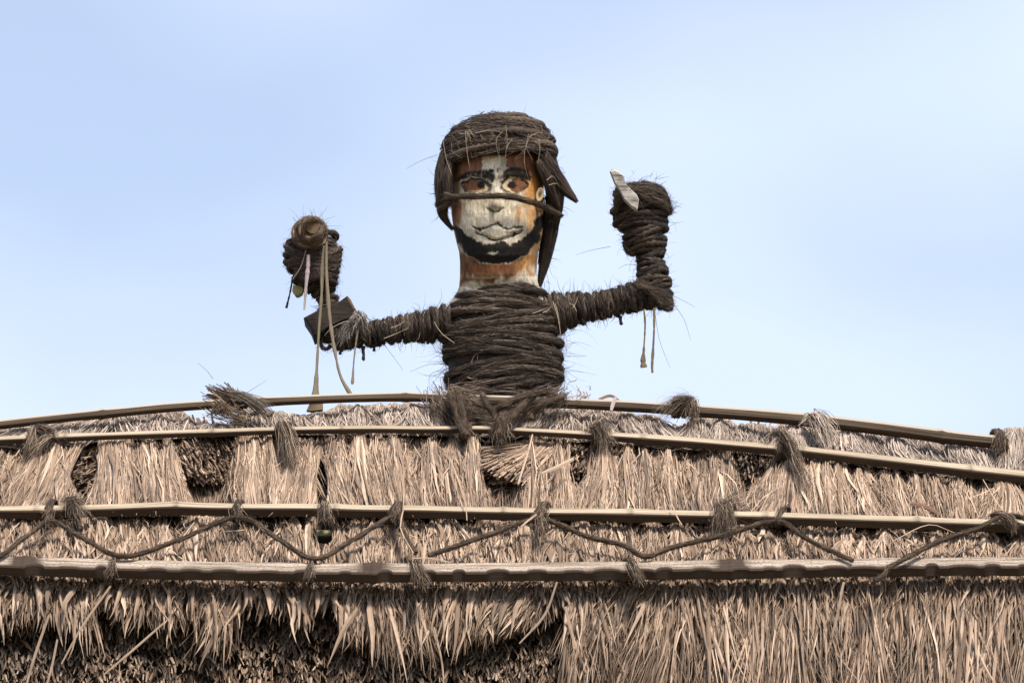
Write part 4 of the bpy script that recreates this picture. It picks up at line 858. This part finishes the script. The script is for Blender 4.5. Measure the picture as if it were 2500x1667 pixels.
dzv = R.normal(0, .005, n); ribbons(acc, curve3(onr(t0, .0, 0 * t0), onr(t0 + dl / 2, .010 * (1 - np.cos(dl)) + .003 * R.random(n), dzv), onr(t0 + dl, .0, dzv * 1.6), 6), np.array([0, -1.0, .3]), R.uniform(.8, 1.7, n) * .0013, HAIR, R.normal(0, .5, n), R.beta(1.5, 2.2, n))
acc.build("brushed_fibres", M_fibre, cap)
def hair_lock(part, pts, r0, r1, n, name="hair_lock", tone=(.0, .8), mat=M_fibre, wd=.0016):
    p = np.array(pts, float); Q = smooth_path(W(p[:, 0], p[:, 1], p[:, 2]), 26); rr = np.linspace(r0, r1, 26) if np.ndim(r0) == 0 else np.interp(np.linspace(0, 1, 26), np.linspace(0, 1, len(r0)), r0)
    acc = Acc(); tube(acc, Q[:21], (rr * np.linspace(.65, .12, 26))[:21], np.array([0, -1.0, .1]), 20, .1, 10, tone=.1)
    T = norm(np.gradient(Q, axis=0)); a_ = norm(np.cross(T, np.array([0, 1.0, 0.05]))); b_ = np.cross(T, a_)
    n = int(n * 1.5); rr = np.maximum(rr, .006); i0 = R.integers(0, 15, n); l = R.integers(8, 20, n); an = R.uniform(0, 6.283, n); q = np.sqrt(R.uniform(.5, 1.25, n)); K = 6
    idx = np.clip(i0[:, None] + (l[:, None] * np.linspace(0, 1, K)[None]).astype(int), 0, 25)
    an = an[:, None] + R.normal(0, .35, (n, 1)) * np.linspace(0, 1, K); qq = q[:, None] * (1 + R.uniform(-.1, .25, (n, 1)) * np.linspace(0, 1, K))
    P = Q[idx] + (a_[idx] * np.cos(an)[..., None] + b_[idx] * np.sin(an)[..., None]) * (rr[idx] * qq)[..., None]
    P = P + T[idx[:, -1]][:, None] * (np.linspace(0, 1, K)[None, :, None] * R.uniform(0, .035, (n, 1, 1)) ** 1.3)
    nn = norm(P - Q[idx]); ribbons(acc, P, nn, R.uniform(.7, 1.5, n) * wd, HAIR, R.normal(0, .4, n), R.beta(1.4, 2.4, n) * (tone[1] - tone[0]) + tone[0])
    return acc.build(name, mat, part, smooth=False)
hair_lock(cap, [(1090, 372, HY - .07), (1082, 420, HY - .06), (1082, 465, HY - .06), (1084, 505, HY - .05)], [.020, .024, .024, .020], 0, 700, tone=(.1, .9))
hair_lock(cap, [(1100, 392, HY - .10), (1094, 430, HY - .10), (1092, 480, HY - .09)], [.010, .014, .014, .010], 0, 320, tone=(.1, .9))
hair_lock(cap, [(1082, 490, HY - .05), (1080, 520, HY - .04), (1090, 540, HY - .03), (1102, 556, HY - .03)], [.018, .016, .009, .004], 0, 420)
hair_lock(cap, [(1318, 375, HY - .10), (1340, 415, HY - .07), (1368, 450, HY - .04), (1404, 488, HY - .03)], [.024, .028, .020, .006], 0, 800, tone=(.1, 1))
hair_lock(cap, [(1340, 385, HY - .05), (1350, 440, HY - .03), (1356, 490, HY - .02), (1352, 545, HY)], [.022, .028, .024, .014], 0, 700)
hair_lock(cap, [(1312, 392, HY - .12), (1334, 430, HY - .10), (1346, 470, HY - .07), (1360, 500, HY - .05)], [.014, .018, .014, .008], 0, 500, tone=(.1, .9))
hair_lock(cap, [(1342, 480, HY + .02), (1346, 540, HY + .02), (1334, 620, HY + .03), (1318, 694, HY + .03)], [.026, .024, .017, .006], 0, 700, tone=(0, .6))
hair_lock(cap, [(1332, 520, HY + .05), (1330, 580, HY + .05), (1318, 640, HY + .05)], [.016, .018, .010, .006], 0, 300, tone=(0, .5))
# light hairs falling over the forehead
acc = Acc()
for pts in [[(1136, 320), (1140, 370), (1148, 415)], [(1145, 318), (1138, 345), (1142, 372)], [(1228, 320), (1212, 340), (1215, 370), (1222, 388)], [(1250, 340), (1238, 360), (1233, 388)], [(1298, 330), (1284, 355), (1280, 395), (1290, 438)], [(1290, 335), (1300, 330), (1318, 322)], [(1082, 345), (1090, 390), (1105, 430)],
            [(1120, 325), (1145, 330), (1150, 350)], [(1160, 325), (1200, 318), (1240, 330)], [(1290, 328), (1286, 360), (1300, 392)], [(1235, 305), (1238, 350), (1233, 385)], [(1316, 340), (1318, 370), (1312, 400)], [(1335, 440), (1350, 430), (1365, 455)], [(1340, 452), (1358, 448), (1372, 462)]]:
    p = np.array(pts, float); Q = smooth_path(W(p[:, 0], p[:, 1], HY - .205 + np.abs(p[:, 0] - 1218) ** 2 * 4.2e-6), 9)[None]
    ribbons(acc, Q, np.array([0, -1.0, 0]), np.array([.0016]), HAIR, np.array([0.1]), np.array([1.1]))
for q in range(70):
    x = R.uniform(1085, 1345); y = R.uniform(305, 375); a2 = R.normal(1.3, .8); l = R.uniform(12, 34); p = np.array([(x, y), (x + math.cos(a2) * l * .5 + R.normal(0, 3), y + math.sin(a2) * l * .5), (x + math.cos(a2) * l, y + math.sin(a2) * l * .9)])
    Q = smooth_path(W(p[:, 0], p[:, 1], HY - .203 + np.abs(p[:, 0] - 1218) ** 2 * 5e-6), 6)[None]; ribbons(acc, Q, np.array([0, -1.0, 0]), np.array([R.uniform(.0008, .0014)]), HAIR, np.array([0.1]), np.array([R.uniform(.4, 1.1)]))
acc.build("pale_hairs", M_rope, cap)
# rope tied across the face
FBp = [(1068, 500, HY - .02), (1085, 488, HY - .09), (1115, 480, HY - .145), (1165, 480, HY - .175), (1215, 479, HY - .195), (1262, 484, HY - .185), (1310, 498, HY - .15), (1345, 514, HY - .10), (1370, 527, HY - .05)]
p = np.array(FBp); acc = Acc(); rope_piece(acc, W(p[:, 0], p[:, 1], p[:, 2]), r=.0078, hair=500, tone=.45); acc.build("face_rope", M_rope, fig, smooth=True)
acc = Acc(); p = np.array([(1068, 500, HY - .02), (1078, 482, HY - .07), (1092, 474, HY - .10), (1104, 486, HY - .12), (1090, 500, HY - .10), (1072, 512, HY - .05)]); rope_piece(acc, W(p[:, 0], p[:, 1], p[:, 2]), r=.0075, hair=700, tone=.4); acc.build("face_rope", M_rope, fig, smooth=True)
# loose loops and rags on the arms
for pts in [[(790, 815), (783, 835), (788, 850), (800, 852), (808, 843)], ]:
    strand_band(fa, [(x, y, FY - .02) for x, y in pts], .005)
strand_band(fa2, [(1523, 590, FY - .02), (1530, 612, FY - .02), (1545, 622, FY - .02), (1553, 612, FY - .01), (1550, 600, FY)], .006)
for x, y, l, dx in [(886, 845, 36, 2), (1513, 772, 22, 4), (1040, 826, 14, 6), (912, 842, 16, 2), (834, 852, 14, -4)]:
    acc = Acc(); P = smooth_path(W(np.array([x, x + dx * .6, x + dx]), np.array([y, y + l * .5, y + l]), FY - .01), 8); tube(acc, P, np.interp(np.arange(8), [0, 4, 6, 7], [.007, .0045, .006, .002]), np.array([0, -1.0, 0]), 90, .2, 7, tone=.2); acc.build("rope_end", M_fibre, fig, smooth=True)
# wild hairs all over the figure
acc = Acc()
def wild(cx_, cy_, rx, ry, n, ln=(25, 80), rect=False, wdt=.0010):
    an = R.uniform(0, 2 * math.pi, n); k = R.uniform(.9, 1.0, n)
    x = cx_ + rx * np.cos(an) * k; y = cy_ + ry * np.sin(an) * k
    d = np.stack([np.cos(an) / max(rx, 1) , np.sin(an) / max(ry, 1)], -1); d = norm(d); d = norm(d + R.normal(0, .55, (n, 2)))
    l = R.uniform(*ln, n) * (R.random(n) ** 1.5 * .9 + .25); Y0 = FY + R.uniform(-.06, .06, n)
    c_ = R.normal(0, .22, n) * l
    P0 = W(x, y, Y0); P2 = W(x + d[:, 0] * l, y + d[:, 1] * l, Y0 + R.normal(0, .03, n)); P1 = W(x + d[:, 0] * l / 2 - d[:, 1] * c_, y + d[:, 1] * l / 2 + d[:, 0] * c_, Y0)
    ribbons(acc, curve3(P0, P1, P2, 7), np.array([0, -1.0, 0]), R.uniform(.7, 1.6, n) * wdt, np.array([1, .9, .6, .25]), R.normal(0, .3, n), R.beta(1.2, 3, n) * .7)
def wild_line(pts, n, **k):
    pts = np.array(pts, float)
    for (x0, y0, r0), (x1, y1, r1) in zip(pts[:-1], pts[1:]):
        m = max(1, int(n * np.hypot(x1 - x0, y1 - y0) / 20))
        for q in range(m): f = R.random(); wild(x0 + (x1 - x0) * f, y0 + (y1 - y0) * f, r0 + (r1 - r0) * f, r0 + (r1 - r0) * f, 6, **k)
wild_line([t for t in la], 2.5, ln=(14, 55)); wild_line([t for t in ra], 2.5, ln=(14, 60)); wild_line(lf, 2.2, ln=(12, 50)); wild_line(rf, 2.2, ln=(12, 50))
wild(1217, 385, 148, 104, 30, ln=(12, 45)); wild(1228, 860, 146, 126, 420, ln=(24, 95)); wild(1350, 470, 22, 70, 60, ln=(10, 45)); wild(1084, 470, 18, 60, 60, ln=(8, 40)); wild(1330, 600, 14, 90, 40, ln=(10, 50)); wild(762, 580, 42, 44, 50, ln=(16, 50))
for pts in [[(1068, 378), (1030, 392), (992, 412)], [(1490, 602), (1440, 612), (1407, 622)], [(1560, 648), (1530, 646), (1510, 655)], [(1085, 888), (1045, 890), (1000, 908)], [(1085, 900), (1050, 915), (1052, 960), (1075, 985)], [(860, 798), (868, 800), (875, 800)], [(1640, 735), (1670, 780), (1686, 830)], [(1640, 720), (1670, 735), (1697, 750)],
            [(1600, 770), (1610, 830), (1636, 898)], [(1380, 868), (1400, 870), (1432, 869)], [(1376, 900), (1378, 950), (1381, 985)], [(1625, 490), (1645, 500), (1666, 508)], [(1556, 445), (1575, 432), (1594, 428)], [(1180, 290), (1150, 282), (1120, 292)], [(930, 830), (945, 850), (985, 905)], [(1320, 640), (1335, 670), (1343, 715)], [(520, 925), (505, 905), (482, 885)], [(600, 960), (640, 935), (650, 928)], [(715, 530), (722, 540), (735, 548)]]:
    p = np.array(pts, float); Q = smooth_path(W(p[:, 0], p[:, 1], FY), 8)[None]; ribbons(acc, Q, np.array([0, -1.0, 0]), np.array([.0014]), np.array([1, .8, .5]), np.array([0.1]), np.array([.1]))
acc.build("loose_fibres", M_fibre, fig, kind="stuff")
acc = Acc()                               # pale straws caught on chest and arms
for pts in [[(1165, 745), (1205, 800), (1248, 872)], [(1162, 762), (1175, 758), (1208, 757)], [(1325, 763), (1340, 755), (1345, 749)], [(1350, 735), (1362, 775), (1370, 822)], [(1355, 740), (1362, 765), (1366, 790)], [(1166, 855), (1165, 890), (1162, 930)], [(1060, 785), (1075, 810), (1110, 838)], [(1150, 888), (1158, 868), (1180, 852)],
            [(938, 826), (965, 815), (998, 800)], [(955, 800), (970, 795), (988, 783)], [(1398, 752), (1405, 740), (1412, 722)], [(1390, 740), (1400, 745), (1408, 760)], [(1250, 810), (1275, 800), (1290, 790)], [(1262, 812), (1275, 795), (1284, 786)], [(1140, 920), (1170, 930), (1240, 925)], [(1300, 765), (1320, 758), (1338, 750)], [(1528, 532), (1540, 525), (1552, 518)]]:
    p = np.array(pts, float); rr_ = np.where((p[:, 0] > 1080) & (p[:, 0] < 1380), .125, .06); Q = smooth_path(W(p[:, 0], p[:, 1], FY - rr_), 7)[None]; ribbons(acc, Q, np.array([0, -1.0, 0]), np.array([.0015]), np.array([1, .9, .6]), np.array([0.1]), np.array([1.3]))
acc.build("caught_straws", M_rope, fig, kind="stuff")

# ---- what the figure holds, and what hangs from it
slabw = slab("wooden_knife", [(1489, 417), (1492, 414), (1499, 413), (1510, 419), (1522, 429), (1527, 448), (1530, 452), (1545, 466), (1555, 476), (1560, 488), (1556, 512), (1545, 507), (1534, 497), (1525, 488), (1512, 462), (1500, 445)], FY - .13, .022, M_grey, hump=.004)
tag(slabw, "pale grey wooden knife blade held upright in the raised fist at right", "knife")
acc = Acc(); P = smooth_path(np.array([W(765, 553, FY - .165), W(764, 560, FY - .10), W(760, 575, FY + .03)]), 12); tube(acc, P, np.linspace(.024, .027, 12), np.array([0, 0, 1.0]), 0, .05, 18, tone=.15)
tag(acc.build("wooden_stake", M_log, smooth=False), "round brown log end held in the fist at left, wound with rope", "log")
tag(slab("wooden_peg", [(716, 695), (728, 697), (740, 699), (741, 706), (738, 716), (728, 722), (722, 721), (713, 708)], FY - .02, .03, M_green, hump=.002), "small greenish wooden peg below the fist at left", "peg")
def strap(pts, wds, label, mat=M_strap, Y0=FY - .15, n=26, th=.0022):
    p = np.array(pts, float); Yv = np.full(len(p), Y0) if p.shape[1] == 2 else p[:, 2]
    Q = smooth_path(W(p[:, 0], p[:, 1], Yv), n); ww = np.interp(np.linspace(0, 1, n), np.linspace(0, 1, len(wds)), wds) * U * .82 * (1 + .12 * R.normal(0, 1, n))
    T = norm(np.gradient(Q, axis=0)); a_ = norm(np.cross(T, np.array([0, -1.0, .05]))); b_ = np.cross(a_, T)
    prof = np.array([(-.5, 0), (-.25, .5), (.25, .5), (.5, 0), (.25, -.4), (-.25, -.4)]); k = len(prof)
    V = Q[:, None] + a_[:, None] * (prof[:, 0][None] * ww[:, None])[..., None] + b_[:, None] * (prof[:, 1][None] * (th + ww[:, None] * .25))[..., None]
    i = np.arange(n - 1)[:, None] * k; j = np.arange(k)[None]; j2 = (j + 1) % k; F = np.stack(np.broadcast_arrays(i + j, i + k + j, i + k + j2, i + j2), -1)
    ln = np.linspace(0, 1, n)[:, None]; acc = Acc(); acc.add(V, F, .1, np.stack(np.broadcast_arrays(ln * 1.2, prof[:, 0][None] * 1.3 + p[0, 0] * .1, prof[:, 1][None]), -1))
    return tag(acc.build("hanging_strap", mat, smooth=False), label, "strap", "straps hanging from the figure")
strap([(791, 600), (787, 650), (785, 720), (779, 800), (775, 870), (772, 930), (770, 967)], [7, 10, 9, 9, 8, 7, 8, 21], "long pale strap from the left fist flaring where it meets the ridge pole")
strap([(797, 590), (797, 660), (801, 730), (808, 800), (818, 860), (832, 920), (858, 966)], [6, 9, 9, 10, 10, 9, 9, 12], "long pale strap from the left fist curving right down to the ridge pole", Y0=FY - .16)
strap([(753, 622), (752, 650), (747, 700), (743, 756)], [10, 12, 8, 6], "short pinkish strap hanging from the left fist and ending in mid air", M_pink)
strap([(747, 610), (735, 650), (715, 682)], [3, 3, 3], "thin pale thong slanting across the left fist", Y0=FY - .14)
strap([(714, 682), (708, 715), (700, 748), (699, 752)], [6, 5, 5, 8], "thin dark thong dangling left of the small peg", M_dark, Y0=FY - .05)
strap([(878, 775), (870, 830), (864, 880), (861, 930), (860, 938)], [5, 7, 4, 5, 10], "thin ragged strap dangling from the left elbow with a bead-like end", M_strap, Y0=FY - .07)
strap([(1572, 755), (1575, 790), (1572, 850), (1570, 880), (1572, 897)], [4, 6, 4, 8, 20], "left strap of the pair under the right elbow, with a wide pale tip", M_strap_brown)
strap([(1597, 752), (1597, 800), (1594, 860), (1592, 895), (1593, 910)], [7, 6, 6, 9, 6], "right strap of the pair under the right elbow, with a brown tip", M_strap_brown)
# pale rag round the left elbow
acc = Acc(); tuft(acc, W(878, 768, FY - .07), W(860, 800, FY - .075), 60, .008, .012, bend=(0, -.01, .01), wd=.005, tone=(.5, 1), prof=LEAF); tuft(acc, W(876, 770, FY - .07), W(892, 805, FY - .07), 50, .008, .010, bend=(0, -.01, .01), wd=.004, tone=(.4, 1), prof=LEAF)
tuft(acc, W(870, 785, FY - .06), W(835, 830, FY - .06), 120, .01, .02, bend=(-.01, -.01, .01), wd=.002, tone=(.2, 1)); tag(acc.build("pale_rag", M_grey), "torn pale rag knotted round the left elbow", "rag")
# strap end under the ridge pole
tag(slab("wooden_wedge", [(756, 985), (765, 984), (775, 983), (788, 983), (788, 992), (788, 1000), (762, 1004), (748, 1002)], float(S(765, 995, .02)[1]), .02, M_strap_brown), "small brown flap under the ridge pole where the long strap ends", "wedge")
# ropes that tie the figure to the poles
def tie(pts, r, label, hair=500):
    p = np.array(pts, float); acc = Acc(); rope_piece(acc, S(p[:, 0], p[:, 1], p[:, 2]), r=r, hair=hair, tone=.5, lift=.006); tag(acc.build("tie_rope", M_rope, smooth=True), label, "rope", "ropes tying the figure down")
tie([(1100, 960, .12), (1108, 985, .13), (1120, 1030, .10), (1135, 1062, .09)], .0095, "outer rope from the figure's left hip down to the second pole")
tie([(1118, 958, .12), (1126, 990, .13), (1134, 1030, .10), (1140, 1065, .09)], .0095, "inner rope from the figure's left hip down to the second pole")
tie([(1360, 965, .12), (1330, 958, .13), (1280, 968, .14), (1225, 990, .13), (1205, 1004, .11)], .0095, "rope looped over the ridge pole from the figure's right hip")
tie([(1370, 970, .12), (1325, 985, .13), (1300, 1010, .10), (1296, 1024, .09)], .009, "short rope hanging over the ridge pole at the figure's right hip")
tie([(1290, 970, .13), (1268, 1000, .12), (1230, 1040, .10), (1218, 1062, .09)], .011, "thick rope crossing the ridge pole to the second pole under the figure")
tie([(1178, 962, .13), (1190, 990, .13), (1205, 1010, .11), (1225, 1045, .09)], .008, "dark rope slanting under the middle of the figure")
knot(1137, 1052, .06, .018, .012, 3, "dark rope knot on the second pole under the figure's left side", [(1132, 1040, .08, 1142, 1072, .08, 130, .009, .012, .02)])
knot(1218, 1053, .06, .018, .012, 4, "fuzzy rope knot on the second pole under the middle of the figure", [(1225, 1030, .09, 1222, 1085, .08, 260, .014, .02, .02), (1240, 1000, .1, 1222, 1048, .09, 200, .016, .012, .02)])
acc = Acc()
for q in range(16):
    y = 985 + q * 3.6; P = smooth_path(S(np.array([1075, 1120, 1170, 1215]), np.array([y + 4, y, y + 2, y + 6]), np.array([.02, .045, .045, .02])), 30); tube(acc, P, .0075, NRM, 60, .2, 8, tone=.2); hairs_on(acc, P, .0078, NRM, 130, (.03, .08), .0014, .25, .004, (.2, 1.1))
tuft(acc, S(1085, 975, .08), S(1100, 1035, .05), 260, .03, .03, wd=.0018, tone=(.2, 1)); tuft(acc, S(1060, 985, .03), S(1110, 1035, .05), 260, .02, .02, wd=.0018, tone=(.2, .9)); tuft(acc, S(1120, 965, .11), S(1180, 975, .12), 120, .02, .03, wd=.0018, tone=(.5, 1.1))
tuft(acc, S(1370, 968, .08), S(1330, 985, .10), 200, .02, .03, wd=.0018, tone=(.2, 1)); tuft(acc, S(1300, 985, .1), S(1250, 1010, .08), 160, .02, .03, wd=.0018, tone=(.4, 1.1))
acc.build("hip_wrapping", M_fibre, fig, kind="stuff")
